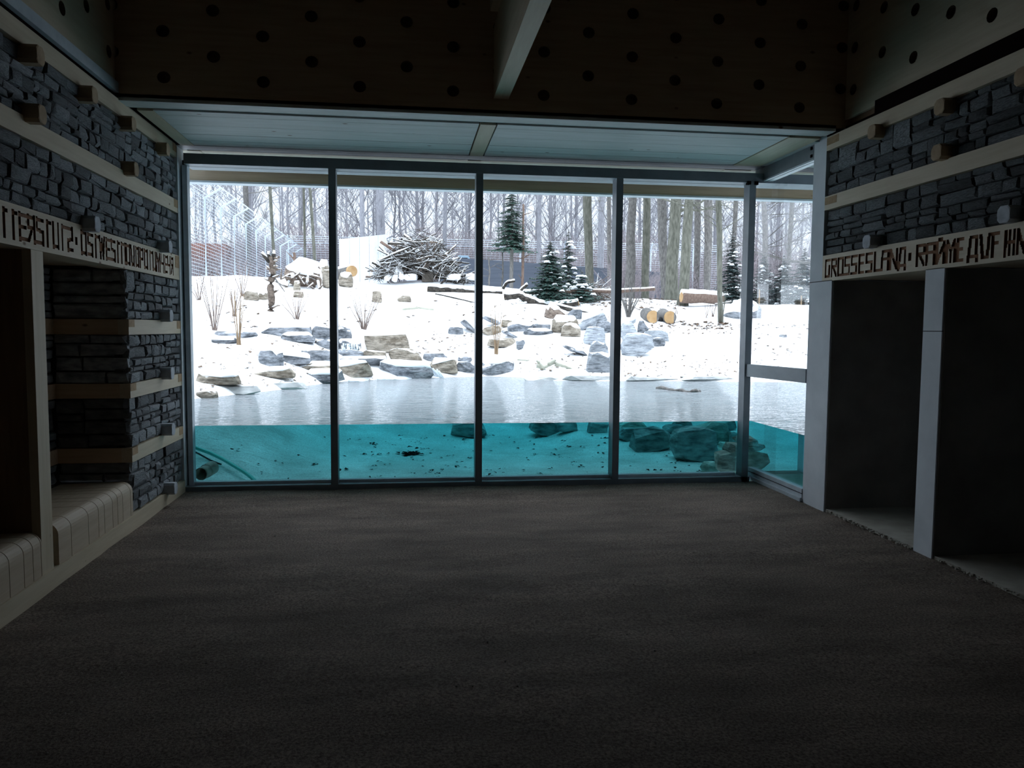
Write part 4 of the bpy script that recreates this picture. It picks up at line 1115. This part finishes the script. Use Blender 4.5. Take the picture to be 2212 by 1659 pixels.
# big trunks nearer, each from its place in the photograph: base px, top px, width px, distance
def big_tree(bx_, by_, tx_, ty_, wb, wt, Y, m, label, seed, crown=True, H=15):
    b_ = at(bx_, by_, Y); zg = gz(b_.x, b_.y); tp = at(tx_, ty_, Y); s_ = ppm(b_)
    d = (tp-b_)/(tp.z-b_.z); base = b_+d*(zg-b_.z); base.z = zg
    t_ = thing('tree', base, label, 'tree'); q_ = random.Random(seed); g = MB(); n = 12
    r0, r1 = wb/2/s_, wt/2/s_; zt = tp.z-zg
    pts = []; rr = []
    for i in range(n+1):
        z = H*(i/n)**1.3; f = z/zt; pts.append(base+Vector((d.x*z+q_.uniform(-1, 1)*r0*.15, q_.uniform(-1, 1)*r0*.2, z-(.1 if i == 0 else 0))))
        rr.append(max(.02, (r0+(r1-r0)*min(1.2, f))*(1.25 if i == 0 else 1)*(1-max(0, z-zt)/(H-zt+.01)*.75)))
    g.tube(pts, rr, 12); g.build('trunk', m, t_, True)
    if crown:
        c = MB()
        for j in range(int(crown*10)):
            f = q_.uniform(.18, 1) if crown > 1 else q_.uniform(.3, 1); i = min(n-1, int(f*n)); a = pts[i].lerp(pts[i+1], f*n-i); an = q_.uniform(0, 6.28); L = q_.uniform(1, 3.2)
            dd = Vector((math.cos(an), math.sin(an)*.7, q_.uniform(-.1, .8))).normalized(); P = [a, a+dd*L*.4, a+dd*L*.75+Vector((0, 0, .15)), a+dd*L+Vector((0, 0, .4))]
            c.tube(P, [r0*.22, r0*.15, r0*.09, .008], 4, False)
            for k in range(7):
                e = P[1].lerp(P[3], q_.random()); d2 = (dd+Vector((q_.uniform(-1, 1), q_.uniform(-1, 1), q_.uniform(-.5, .8)))).normalized()*L*q_.uniform(.2, .45)
                c.tube([e, e+d2*.5, e+d2+Vector((0, 0, .05))], [.014, .009, .004], 3, False)
                for k3 in range(2):
                    e2 = e+d2*q_.uniform(.3, .9); c.tube([e2, e2+Vector((q_.uniform(-1, 1), q_.uniform(-1, 1), q_.uniform(-.6, .7)))*.3], [.006, .003], 3, False)
        c.build('branches', m, t_)
    return t_
big_tree(1273, 588, 1268, 412, 17, 19, 31, BARKM, 'thick upright trunk standing alone left of the third mullion', 1, .8)
big_tree(1316, 600, 1315, 420, 9, 9, 36, BARK, 'slim grey trunk seen just left of the third mullion', 2, .8)
big_tree(1361, 612, 1367, 420, 22, 17, 30, BARK, 'first thick trunk right of the third mullion', 3, 1)
big_tree(1394, 612, 1397, 422, 16, 16, 31, BARKM, 'second trunk right of the third mullion', 4, 1)
big_tree(1437, 628, 1428, 422, 18, 20, 29, BARK, 'third trunk right of the third mullion, straight and grey', 5, 1)
big_tree(1450, 632, 1462, 424, 27, 23, 28, BARKM, 'thickest dark mossy trunk of the group', 6, 1)
big_tree(1474, 656, 1491, 424, 22, 19, 26, BARKM, 'pale mossy trunk leaning right in front of the brown log', 7, 1)
big_tree(1528, 624, 1530, 424, 13, 19, 29, BARK, 'straight trunk left of the slim mossy trunk', 8, 1)
big_tree(1557, 694, 1552, 430, 10, 13, 21.8, BARKM, 'slim mossy trunk nearest the water beside the corner post', 9, 1.6)
big_tree(1504, 620, 1508, 424, 12, 14, 34, BARK, 'grey trunk behind the gap between the leaning trunks', 10, 1)
big_tree(1580, 640, 1590, 430, 8, 10, 33, BARK, 'grey trunk just left of the corner post', 12, 1.6)
big_tree(1655, 630, 1650, 430, 11, 11, 34, BARK, 'grey trunk seen through the narrow side pane', 13, 1.8)
big_tree(1700, 625, 1712, 430, 9, 10, 36, BARK, 'thin trunk right in the narrow side pane', 14, 1.8)
big_tree(1768, 716, 1790, 430, 34, 30, 22, BARK, 'tree mostly hidden by the grey pier, its root flare showing', 15, 1.5)
big_tree(611-20, 545, 583, 395, 6, 7, 33, BARKM, 'slender pale trunk rising behind the dead snag', 16, .5)
big_tree(659, 590, 656, 395, 5, 5, 29, BARKM, 'slender pale sapling behind the root plate, left one', 17, .4)
big_tree(682, 592, 669, 395, 7, 6, 29, BARKM, 'slender pale sapling behind the root plate, right one', 18, .4)
big_tree(540, 600, 530, 390, 12, 11, 52, BARK, 'dark forked tree beyond the side fence near its start', 19, 2.2, 20)
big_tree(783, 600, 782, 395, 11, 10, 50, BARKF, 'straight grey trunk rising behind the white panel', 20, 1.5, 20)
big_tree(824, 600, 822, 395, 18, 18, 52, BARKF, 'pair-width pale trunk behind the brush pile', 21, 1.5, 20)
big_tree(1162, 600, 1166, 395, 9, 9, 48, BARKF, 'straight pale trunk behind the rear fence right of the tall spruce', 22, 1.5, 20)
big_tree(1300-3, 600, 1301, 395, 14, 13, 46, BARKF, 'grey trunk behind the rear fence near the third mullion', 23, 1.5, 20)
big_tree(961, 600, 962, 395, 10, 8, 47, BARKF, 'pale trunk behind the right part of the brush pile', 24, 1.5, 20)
# broken reddish trunk and thin posts by the tall spruce
def pole(bx_, by_, tx_, ty_, wpx, m, label, name='dead_tree'):
    p = G(bx_, by_); t_ = at(tx_, ty_, p.y); g = MB(); r = wpx/2/ppm(p)
    P, rr = limb(g, [p-Vector((0, 0, .1)), p.lerp(t_, .5)+Vector((.03, 0, 0)), t_], r, r*.7, 8, r*.3)
    for k in range(8):
        a = P[R.randrange(1, len(P))]; g.tube([a, a+Vector((R.uniform(-.4, .4), R.uniform(-.2, .2), R.uniform(-.05, .25)))], [r*.4, r*.1], 4)
    tagm(g.build(name, m, None, True), label, 'tree')
pole(1128, 611, 1130, 441, 6, BARKR, 'tall broken reddish trunk right of the tall spruce')
pole(1084, 612, 1085, 546, 4, BARK, 'short dead trunk left of the tall spruce')
pole(1056, 616, 1055, 556, 4, BARK, 'short dead post right of the middle mullion')
pole(638, 590, 635, 545, 9, BARKR, 'short broken stump post behind the root plate')

# spruces
def spruce(px_, by_, ty_, halfpx, m, label, cb=.06, tiers=13, seed=0, nb=11, lowcut=0, Y=None, sparse=1.0):
    p = G(px_, by_) if Y is None else Vector(at(px_, by_, Y))
    if Y is not None: p.z = min(p.z, gz(p.x, p.y)+.0) if p.z > gz(p.x, p.y) else p.z
    s_ = ppm(p); H = (by_-ty_)/s_; W_ = halfpx/s_; q_ = random.Random(seed+int(px_)); t_ = thing('spruce', p, label, 'tree')
    MB().tube([p-Vector((0, 0, .1)), p+Vector((.02, 0, H*.5)), p+Vector((0, 0, H))], [H*.018+.012, H*.012+.01, .006], 7).build('trunk', BARK, t_)
    g = MB(); tiers = int(tiers*1.7)
    for i in range(tiers):
        f = cb+(1-cb)*(i+.3)/tiers; L = W_*(1-(f-cb)/(1-cb))**.85*q_.uniform(.85, 1.1)+.03
        for k in range(nb):
            if q_.random() > sparse: continue
            an = 2*pi*(k+q_.random()*.7)/nb; l = L*q_.uniform(.7, 1.15); dr = Vector((math.cos(an), math.sin(an), 0)); sd = Vector((-dr.y, dr.x, 0))
            a = p+Vector((0, 0, H*(f+q_.uniform(-.02, .02)))); droop = -.22*l
            N_ = 5
            ax_ = [a+dr*(l*j/N_)+Vector((0, 0, droop*(j/N_)**1.3+ (.10*l if j == N_ else 0))) for j in range(N_+1)]
            g.tube(ax_, [.008*H**.5]*N_+[.002], 3, False, 1)
            for j in range(1, N_+1):                       # side sprays: narrow drooping blades, bent at the middle
                for sg_ in (-1, 1):
                    for rep in range(2):
                        c0 = ax_[j-1].lerp(ax_[j], q_.random()); ll = l*(.42-.05*j)*q_.uniform(.7, 1.2); dd = (dr*.55+sd*sg_*q_.uniform(.7, 1.1)).normalized()
                        wv = dd.cross(Vector((0, 0, 1))).normalized()*(ll*.17+.008); md = c0+dd*ll*.5-Vector((0, 0, ll*.06)); en = c0+dd*ll-Vector((0, 0, ll*.28))
                        n = len(g.v); up_ = Vector((0, 0, ll*.07))
                        g.v += [tuple(c0), tuple(md+wv-up_), tuple(md+up_*.6), tuple(md-wv-up_), tuple(en)]
                        g.f += [(n, n+1, n+2), (n, n+2, n+3), (n+2, n+1, n+4), (n+2, n+4, n+3)]; g.mi += [0]*4
                        g.v += [tuple(md-up_*1.4)]; g.f += [(n, n+5, n+1), (n, n+3, n+5), (n+5, n+4, n+1), (n+5, n+3, n+4)]; g.mi += [0]*4
    g.build('needles', [m, BARK], t_)
    if m is not NEEDL:
        l = MB()
        for k in range(16):
            f = q_.uniform(.05, .85); an = q_.uniform(3.3, 6.1); rr_ = W_*(1-f)*q_.uniform(.6, 1.0)+.03; c0 = p+Vector((math.cos(an)*rr_, math.sin(an)*rr_, H*f-.03)); z_ = q_.uniform(.025, .06)
            l.tube([c0-Vector((z_*2, 0, z_*.3)), c0-Vector((z_, 0, -z_*.3)), c0+Vector((z_, 0, z_*.4)), c0+Vector((z_*2.2, 0, -z_*.5))], [z_*.2, z_*.75, z_*.8, z_*.2], 6)
        l.build('snow_lumps', SNOW, t_, True, kind='stuff')
    return t_
spruce(1104, 600, 372, 46, NEEDL, 'tall slender spruce with a bare lower stem right of the middle mullion', cb=.36, tiers=12, seed=3, nb=11, sparse=.85)
spruce(1188, 652, 522, 60, NEED, 'young dense spruce with snow lumps in front of the dark wall', seed=4, tiers=13, nb=12)
spruce(1226, 640, 500, 36, NEED, 'young narrow spruce with a pointed top beside the dense young one', seed=5, tiers=12, nb=10, sparse=.8)
spruce(1256, 650, 584, 44, NEED, 'low spreading spruce at the right foot of the two young ones', seed=6, tiers=7, nb=11)
spruce(1580, 640, 470, 42, NEEDS, 'dark snowy spruce just left of the corner post', seed=7, Y=30, tiers=14)
spruce(1648, 640, 520, 44, NEEDS, 'dark snowy spruce left in the narrow side pane', seed=8, Y=31, tiers=12)
spruce(1692, 642, 528, 46, NEEDS, 'dark snowy spruce in the middle of the narrow side pane', seed=9, Y=30, tiers=12)
spruce(1735, 640, 512, 50, NEEDS, 'dark snowy spruce right in the narrow side pane', seed=10, Y=29, tiers=12)
spruce(1610, 636, 540, 36, NEEDS, 'dark snowy spruce behind the corner post', seed=12, Y=32, tiers=10)

# ---------------------------------------------------------------- brush pile
bp_ = at(905, 606, 27.2); s27 = ppm(bp_)
q3 = random.Random(77)
def bp_h(u): return (94*(1-abs(u+.05)**1.6)**.8 if abs(u+.05) < 1 else 0)/s27
core = MB()
bm = hull_rock(165/s27, 1.3, 78/s27, 717, .15)
o = bm_obj(bm, 'brush_mound', BSN, at(905, 606, 27.9)-Vector((0, 0, .05))); tagm(o, 'dense dark core of brush inside the big branch pile', 'brush pile')
BG = 'branches of the big brush pile'
for k in range(190):
    u = q3.uniform(-1, 1); x = 912+u*92; hh = bp_h(u)*q3.uniform(.15, 1.0)
    c = at(x, 604, 27.1+q3.uniform(-.7, .5)); c.z = bp_.z+hh
    an = q3.choice((-1, 1))*q3.uniform(.05, .75)+(-.35 if u > 0 else .25); L = q3.uniform(.35, 1.15)
    d = Vector((math.cos(an), q3.uniform(-.4, .4), math.sin(-an)*.9)).normalized(); r = q3.choice((.018, .025, .035, .05))
    pts = [c-d*L/2, c+Vector((0, 0, q3.uniform(-.06, .08))), c+d*L/2]
    g = MB().tube(pts, [r, r*.85, r*.45], 6)
    red = q3.random() < .4; cap_ = q3.random() < .45
    zn = ('far left', 'left middle', 'right middle', 'far right')[min(3, int((u+1)*2))]+(' crest' if hh > .55*94/s27 else ' flank' if hh > .28*94/s27 else ' foot')
    lb = ('reddish' if red else 'dark')+(' snow-capped' if cap_ else ' bare')+(' thick' if r > .03 else ' thin')
    ob = tagm(g.build('branch', BRN if red else BSN, None, True), f'{lb} branch at the {zn} of the big brush pile', 'branch', f'{lb} branches, {zn} of the brush pile')
    if cap_:
        MB().tube([a+Vector((0, 0, r*.55)) for a in pts], [r*.8, r*.7, r*.35], 5).build('snow_cap', SNOW, ob, True)
g = MB()
for k in range(900):
    u = q3.uniform(-1.05, 1.05); x = 912+u*95; c = at(x, 604, 27.1+q3.uniform(-.8, .5)); c.z = bp_.z+bp_h(u)*q3.uniform(.1, 1.12)
    d = Vector((q3.uniform(-1, 1), q3.uniform(-.5, .5), q3.uniform(-.5, .7))).normalized()*q3.uniform(.12, .4)
    g.tube([c-d, c+d*.2+Vector((0, 0, .02)), c+d], [.009, .008, .003], 3, False)
tagm(g.build('brush_twigs', BSN, kind='stuff'), 'tangle of thin twigs all over the big brush pile', 'twigs')
for (x, y, x2, y2, lb) in ((856, 545, 822, 522, 'sawn branch sticking out at the left top of the brush pile'), (909, 545, 912, 520, 'left upright sawn stub on the crest of the brush pile'), (924, 545, 922, 519, 'middle upright sawn stub on the crest of the brush pile'), (936, 552, 940, 527, 'right upright sawn stub on the crest of the brush pile')):
    a, b_ = at(x, y, 27), at(x2, y2, 27); o = MB().tube([a, b_], [.05, .05], 8).build('branch_stub', BARKR, None, True); tagm(o, lb, 'branch')
    MB().tube([b_+Vector((0, 0, -.01)), b_+Vector((0, 0, .04))], [.052, .035], 8).build('snow_cap', SNOW, o, True)
for (a_, b_, lb) in (((852, 606), (862, 568), 'wide white-capped board leaning at the left foot of the brush pile'), ((835, 602), (850, 590), 'snow-covered slab at the far left foot of the brush pile'), ((868, 600), (864, 580), 'short snowy board beside the leaning white one')):
    A_, B_ = at(*a_, 26.4), at(*b_, 26.8); tagm(MB().tube([A_, B_], [.10, .07], 7).build('snowy_board', SNOW, None, True), lb, 'board')
for (x0, x1, y, lb) in ((960, 1000, 607, 'rounded snow heap right of the brush pile'), (1000, 1040, 606, 'rounded snow heap by the middle mullion'), (870, 905, 607, 'low snow heap before the den opening')):
    bm = hull_rock((x1-x0)/s27, .8, 16/s27, x0, .2); tagm(bm_obj(bm, 'snow_heap', SNOW, at((x0+x1)/2, y, 26.6), None, None, True), lb, 'snow')
cg = at(924, 606, 26.85); tagm(box('den_opening', noisy('den_plank', (.07, .06, .05), (.14, .12, .1)), cg.x-.19, cg.x+.19, 26.7, 27.4, cg.z-.05, cg.z+.27), 'dark squared den opening at the foot of the brush pile', 'den')
# low brush at the right
g = MB()
for k in range(500):
    c = at(q3.gauss(1292, 22), 0, 25.6+q3.uniform(-.5, .5)); c.z = gz(c.x, c.y)+abs(q3.gauss(0, .22))
    d = Vector((q3.uniform(-1, 1), q3.uniform(-.5, .5), q3.uniform(-.3, .8))).normalized()*q3.uniform(.15, .4)
    g.tube([c-d, c+d], [.012, .004], 3, False)
tagm(g.build('brush_twigs', BRN, kind='stuff'), 'low reddish brush heap left of the third mullion', 'twigs')

# ---------------------------------------------------------------- fences and far things
def fence_side():
    X = at(446, 618, 30).x; y0, dy, n = 30.0, 2.42, 17
    zb = lambda y: gz(X, y)
    hgt = 183/FPX*30.1
    t_ = thing('mesh_fence', (X, 50, 3.2), 'tall galvanised mesh fence with inward-leaning arms along the left side', 'fence')
    tops = []
    for i in range(-2, n):
        y = y0+dy*i; z = zb(y); a = Vector((X, y, z-.1)); b_ = Vector((X, y, 3.0+hgt)); c = b_+Vector((.62, -.1, .36))
        MB().tube([a, b_, c], [.045, .045, .04], 6).build('fence_post', WIRE, t_); tops.append((y, b_, c))
    g = MB(); ya, yb = y0-2*dy, y0+dy*(n-1)
    for k in range(int(hgt/.125)+1):
        z = 3.2+.125*k; g.tube([(X, ya, z), (X, yb, z)], .008, 3, False)
    for k in range(6):
        f = k/5; g.tube([(X+.62*f, ya, 3.0+hgt+.36*f), (X+.62*f, yb, 3.0+hgt+.36*f)], .01 if k < 5 else .03, 3, False)
    y = ya
    while y < yb:
        g.tube([(X, y, 3.15), (X, y, 3.0+hgt), (X+.62, y, 3.0+hgt+.36)], .004, 3, False); y += .25
    g.build('wire_mesh', WIRE, t_, kind='stuff')
    return X, yb, 3.0+hgt
FX, FY, FZ = fence_side()
def fence_rear():
    Y = 50.0; xa = FX; xb_ = at(1560, 540, Y).x; t_ = thing('mesh_fence', ((xa+xb_)/2, Y, 3.3), 'long galvanised mesh fence across the back before the wood', 'fence')
    def ztop(x):
        px_ = 877+ (x)/Y*FPX*.98; return at(1000, 519, Y).z+ (0)
    zt = at(1000, 521, Y).z
    x = xa; g = MB()
    while x < xb_:
        MB().tube([(x, Y, 3.2), (x, Y, zt-.3), (x, Y-.35, zt+.12)], .04, 6).build('fence_post', WIRE, t_); x += 2.9
    for k in range(int((zt-.3-3.3)/.14)+1):
        g.tube([(xa, Y, 3.3+.14*k), (xb_, Y, 3.3+.14*k)], .007, 3, False)
    for k in range(4): g.tube([(xa, Y-.09*k, zt-.3+.12*k), (xb_, Y-.09*k, zt-.3+.12*k)], .016, 3, False)
    x = xa
    while x < xb_: g.tube([(x, Y, 3.3), (x, Y, zt-.3)], .005, 3, False); x += .28
    g.build('wire_mesh', WIRE, t_, kind='stuff')
fence_rear()
# white panel, dark wall, cladding, car
a, b_ = at(733, 590, 44), at(836, 590, 50-.5); t_ = thing('white_panel_wall', a, 'white panel wall on the fence behind the sawn log', 'wall')
zt1, zt2 = at(733, 517, 44).z, at(836, 506, 49.5).z
n_ = 5
for k in range(n_):
    p0, p1 = a.lerp(b_, k/n_), a.lerp(b_, (k+1)/n_-.006); z0, z1 = zt1+(zt2-zt1)*k/n_, zt1+(zt2-zt1)*(k+1)/n_
    g = MB(); dpt = Vector((0, .08, 0))
    c = [Vector((p0.x, p0.y, 3.0)), Vector((p1.x, p1.y, 3.0)), Vector((p1.x, p1.y, z1)), Vector((p0.x, p0.y, z0))]
    g.v = [tuple(v_) for v_ in c]+[tuple(v_+dpt) for v_ in c]; g.f = [(0, 1, 2, 3), (7, 6, 5, 4), (0, 4, 5, 1), (1, 5, 6, 2), (2, 6, 7, 3), (3, 7, 4, 0)]; g.mi = [0]*6
    g.build('panel', WHITEP, t_)
a, b_ = at(950, 600, 42), at(1430, 600, 40); t_ = thing('retaining_wall', a, 'low blue-grey retaining wall behind the spruces', 'wall')
n_ = 6
for k in range(n_):
    p0, p1 = a.lerp(b_, k/n_), a.lerp(b_, (k+1)/n_-.003); z0 = at(950, 554, 42).z; z1 = at(1430, 588, 40).z; za, zb_ = z0+(z1-z0)*k/n_, z0+(z1-z0)*(k+1)/n_
    g = MB(); dpt = Vector((0, .3, 0)); c = [Vector((p0.x, p0.y, 2.6)), Vector((p1.x, p1.y, 2.6)), Vector((p1.x, p1.y, zb_)), Vector((p0.x, p0.y, za))]
    g.v = [tuple(v_) for v_ in c]+[tuple(v_+dpt) for v_ in c]; g.f = [(0, 1, 2, 3), (7, 6, 5, 4), (0, 4, 5, 1), (1, 5, 6, 2), (2, 6, 7, 3), (3, 7, 4, 0)]; g.mi = [0]*6
    g.build('wall_panel', BLUEW, t_)
a, b_ = at(405, 605, 56), at(490, 605, 56); zt = at(450, 526, 56).z
t_ = thing('shed', a, 'rust-red clad shed behind the left fence', 'shed'); n_ = 9
for k in range(n_):
    z0, z1 = 3.0+(zt-3.0)*k/n_, 3.0+(zt-3.0)*(k+1)/n_-.03
    box('cladding_board', REDC, a.x, b_.x, 56, 56.5+(k % 2)*.02, z0, z1, t_)
box('shed_body', REDC, a.x+.05, b_.x-.05, 56.02, 60, 3.0, zt, t_)
p = at(1000, 558, 47); t_ = thing('car', p, 'pale blue car roof showing above the dark wall', 'car')
g = MB(); prof = [(-.8, 0), (.8, 0), (.75, .12), (.55, .24), (-.55, .25), (-.75, .14)]
hw = .42
g.v = [(p.x+x*.5, p.y-hw, p.z-.12+z) for x, z in prof]+[(p.x+x*.5, p.y+hw, p.z-.12+z) for x, z in prof]
for k in range(6): k2 = (k+1) % 6; g.f.append((k, k2, 6+k2, 6+k)); g.mi.append(0)
g.f.append(tuple(range(6))[::-1]); g.f.append(tuple(range(6, 12))); g.mi += [0, 0]
g.build('roof', CARP, t_)
box('body', CARP, p.x-1.0, p.x+1.0, p.y-.8, p.y+.8, 3.3, p.z-.1, t_)
box('side_window', SEAL_SHADE, p.x-.25, p.x+.25, p.y-.43, p.y-.41, p.z-.08, p.z-.0, t_)

# thicket between fence and wood: many small bare bushes
def bush(seed, n=46):
    g = MB(); q_ = random.Random(seed)
    for k in range(n):
        an = q_.uniform(0, 6.28); sp = q_.uniform(.1, 1.5); h = q_.uniform(1.6, 3.6); b0 = Vector((q_.uniform(-.8, .8), q_.uniform(-.4, .4), 0))
        e = b0+Vector((math.cos(an)*sp, math.sin(an)*sp, h)); m_ = b0.lerp(e, .5)+Vector((math.cos(an)*-.1, 0, .2)); g.tube([b0, m_, e], [.018, .014, .005], 3, False)
        for j in range(7):
            f = q_.uniform(.25, .95); c = b0.lerp(e, f); d = Vector((q_.uniform(-1, 1), q_.uniform(-1, 1), q_.uniform(.1, 1))).normalized()*q_.uniform(.3, .9)
            g.tube([c, c+d*.5, c+d+Vector((0, 0, .05))], [.009, .007, .004], 3, False)
    return g.mesh('bare_bush', THICK)
BM = [bush(200+k) for k in range(4)]
for k in range(230):
    Y = q3.choice((53, 57, 62, 68)); x = at(400+1350*q3.random(), 600, Y).x
    o = bpy.data.objects.new('bare_bush', BM[q3.randrange(4)]); col.objects.link(o)
    s_ = q3.uniform(.8, 1.5)*Y/58; o.location = (x, Y+q3.uniform(-2, 2), 3.2); o.scale = (s_*1.3, s_, s_*q3.uniform(.8, 1.3)); o.rotation_euler = (0, 0, q3.uniform(0, 6.28))
    pn = pane(o.location); rw = {53: 'front', 57: 'second', 62: 'third', 68: 'back'}[Y]
    tagm(o, f'lilac-brown bare bush, {rw} row of the thicket, in the {pn}', 'bush', f'bare bushes, {rw} of the thicket, {pn}')
for k in range(16):   # sparse undergrowth on the right, this side of the fence
    px_ = q3.uniform(1340, 1750); p = at(px_, 600, q3.uniform(31, 36)); o = bpy.data.objects.new('bare_bush', BM[q3.randrange(4)]); col.objects.link(o)
    s_ = q3.uniform(.35, .65); o.location = (p.x, p.y, gz(p.x, p.y)); o.scale = (s_*1.3, s_, s_); pn = pane(o.location)
    tagm(o, f'thin undergrowth bush before the fence, in the {pn}', 'bush', f'undergrowth bushes this side of the fence, {pn}')

# leaf litter and twigs on the snow
g = MB(); q4 = random.Random(4)
def leafm(g, p, r, q_, lift=.01):
    an = q_.uniform(0, 6.28); a = Vector((math.cos(an), math.sin(an), q_.uniform(-.2, .35))); b_ = Vector((-a.y, a.x, q_.uniform(-.2, .35)))
    n = len(g.v); r2 = r*q_.uniform(.4, .8); c = p+Vector((0, 0, lift))
    g.v += [tuple(c-a*r), tuple(c+b_*r2+Vector((0, 0, r*.3))), tuple(c+a*r), tuple(c-b_*r2+Vector((0, 0, r*.2)))]
    g.f += [(n, n+1, n+2), (n, n+2, n+3)]; g.mi += [0, 0]
zones = [((1345, 770), (1600, 818), 170), ((1120, 740), (1310, 812), 120), ((430, 770), (720, 845), 120), ((1625, 720), (1745, 815), 60), ((900, 715), (1040, 765), 70), ((1340, 640), (1480, 670), 120),
         ((1400, 700), (1600, 722), 110), ((1440, 695), (1580, 712), 90), ((900, 640), (1330, 700), 60), ((430, 660), (900, 710), 40), ((1240, 640), (1320, 665), 60), ((1625, 700), (1745, 712), 50), ((470, 700), (720, 770), 50)]
for (x0, y0), (x1, y1), n_ in zones:
    for k in range(n_):
        p = G(q4.uniform(x0, x1), q4.uniform(y0, y1)); leafm(g, p, q4.uniform(.025, .085)*(1.2 if y0 < 700 else .62 if y0 > 735 else .85), q4, .012)
tagm(g.build('leaf_litter', LEAF, kind='stuff'), 'dark fallen leaves and earth specks scattered on the snow slope', 'leaves')

# ---------------------------------------------------------------- under water
def B(px_, py_):
    p = march(bedz, px_, py_, 8.06, 17, .02); return p if p else at(px_, py_, 13)
ur = [((972, 917, 1055, 947), URG, 'dark sunken block behind the middle mullion'), ((1144, 915, 1214, 944), URG, 'sunken wedge-shaped slab right of the middle mullion'),
      ((1203, 914, 1252, 934), URG, 'sunken rock hiding behind the wedge-shaped slab'), ((1270, 914, 1318, 936), URG, 'sunken rock just left of the third mullion'),
      ((1338, 914, 1402, 932), URL, 'upper layer of the sunken double slab right of the third mullion'), ((1336, 930, 1406, 953), URG, 'lower layer of the sunken double slab right of the third mullion'),
      ((1366, 934, 1458, 976), URG, 'big flat-topped sunken block standing alone on the sand'), ((1434, 922, 1484, 940), URG, 'small sunken slab behind the flat-topped block'),
      ((1455, 913, 1500, 927), URG, 'sunken rock touching the water line left of the heap'), ((1456, 938, 1562, 998), URG, 'largest dark boulder of the sunken heap'),
      ((1478, 924, 1520, 948), URG, 'pointed sunken rock on top of the dark boulder'), ((1503, 921, 1586, 961), URL, 'pale speckled rock on top of the sunken heap'), ((1549, 913, 1598, 941), URG, 'sunken rock high up by the corner post'),
      ((1580, 938, 1606, 964), URG, 'small round sunken rock at the corner post'), ((1556, 961, 1596, 980), URL, 'pale sunken rock under the round one'),
      ((1520, 1004, 1562, 1023), URL, 'low pale stone lying at the foot of the sunken heap'), ((1573, 994, 1600, 1023), URL, 'small pale block in the near corner under water')]
for bx_, m_, lb in ur: rock(bx_, m_, 0, lb, dpf=.6, G_=B, name='sunken_rock', blocky=.75)
for (x0, y0, x1, y1, Y, lb) in ((1545, 974, 1672, 1022, 8.22, 'pale bottom rock of the corner stack under water'), (1572, 958, 1658, 980, 8.24, 'middle rock of the corner stack under water'), (1596, 944, 1645, 964, 8.26, 'topmost rock of the corner stack under water')):
    a, b_ = at(x0, y1, Y), at(x1, y0, Y); bm = hull_rock(b_.x-a.x, .42, b_.z-a.z, x0, .7)
    tagm(bm_obj(bm, 'sunken_rock', URL, Vector(((a.x+b_.x)/2, Y+.10, a.z))), lb, 'rock')
# hose, cable, pipe
hp = [(405, 958), (425, 968), (455, 979), (480, 991), (505, 1006), (528, 1020), (543, 1031), (553, 1041), (560, 1050)]
P = []
for i, (x, y) in enumerate(hp):
    b_ = B(x, y); c = CAM.lerp(b_, .975); P.append(c)
tagm(MB().tube(P, .022, 10).build('garden_hose', HOSE, None, True), 'teal hose lying under water in the left pane', 'hose')
P = []
for x, y in ((405, 968), (430, 980), (455, 994), (478, 1003)):
    b_ = B(x, y); P.append(CAM.lerp(b_, .997))
tagm(MB().tube(P, .008, 6).build('cable', CABLE, None, True), 'thin black cable lying beside the teal hose under water', 'cable')
a, b_ = at(434, 1024, 8.25), at(457, 1011, 8.52); g = MB(); n = 14
pp = thing('drain_pipe', a, 'short grey plastic pipe end lying at the left foot of the pane', 'pipe')
d = (b_-a).normalized(); r = .066
g.tube([a, b_], [r, r], 16, False); g.tube([b_, a], [r*.88, r*.88], 16, False); g.build('pipe_wall', PVC, pp, True)
g = MB(); m_ = a.lerp(b_, .45); g.tube([m_, b_+d*.02], [r*1.09, r*1.09], 16, False); g.build('pipe_collar', PVC, pp, True)
MB().tube([b_, b_+d*.015], [r*.95, r*.95], 16).build('pipe_plug', PVC, pp)
# sunken leaves
g = MB(); q5 = random.Random(9)
for k in range(230):
    x = q5.choice((q5.uniform(740, 1020), q5.uniform(1045, 1320), q5.uniform(740, 1320), q5.uniform(1340, 1560), q5.uniform(500, 720))); y = q5.uniform(940, 1036)**1
    if x < 720 and q5.random() < .7: continue
    p = B(x, y)
    for j in range(q5.choice((1, 1, 2, 3))):
        leafm(g, p+Vector((q5.uniform(-.05, .05), q5.uniform(-.05, .05), 0)), q5.uniform(.012, .035), q5, .012)
for k in range(50):
    p = B(q5.gauss(890, 14), q5.gauss(982, 2)); leafm(g, p, q5.uniform(.03, .05), q5, .02)
tagm(g.build('sunken_leaves', LEAFD, kind='stuff'), 'dark sodden leaves scattered on the pond bed behind the panes', 'leaves')
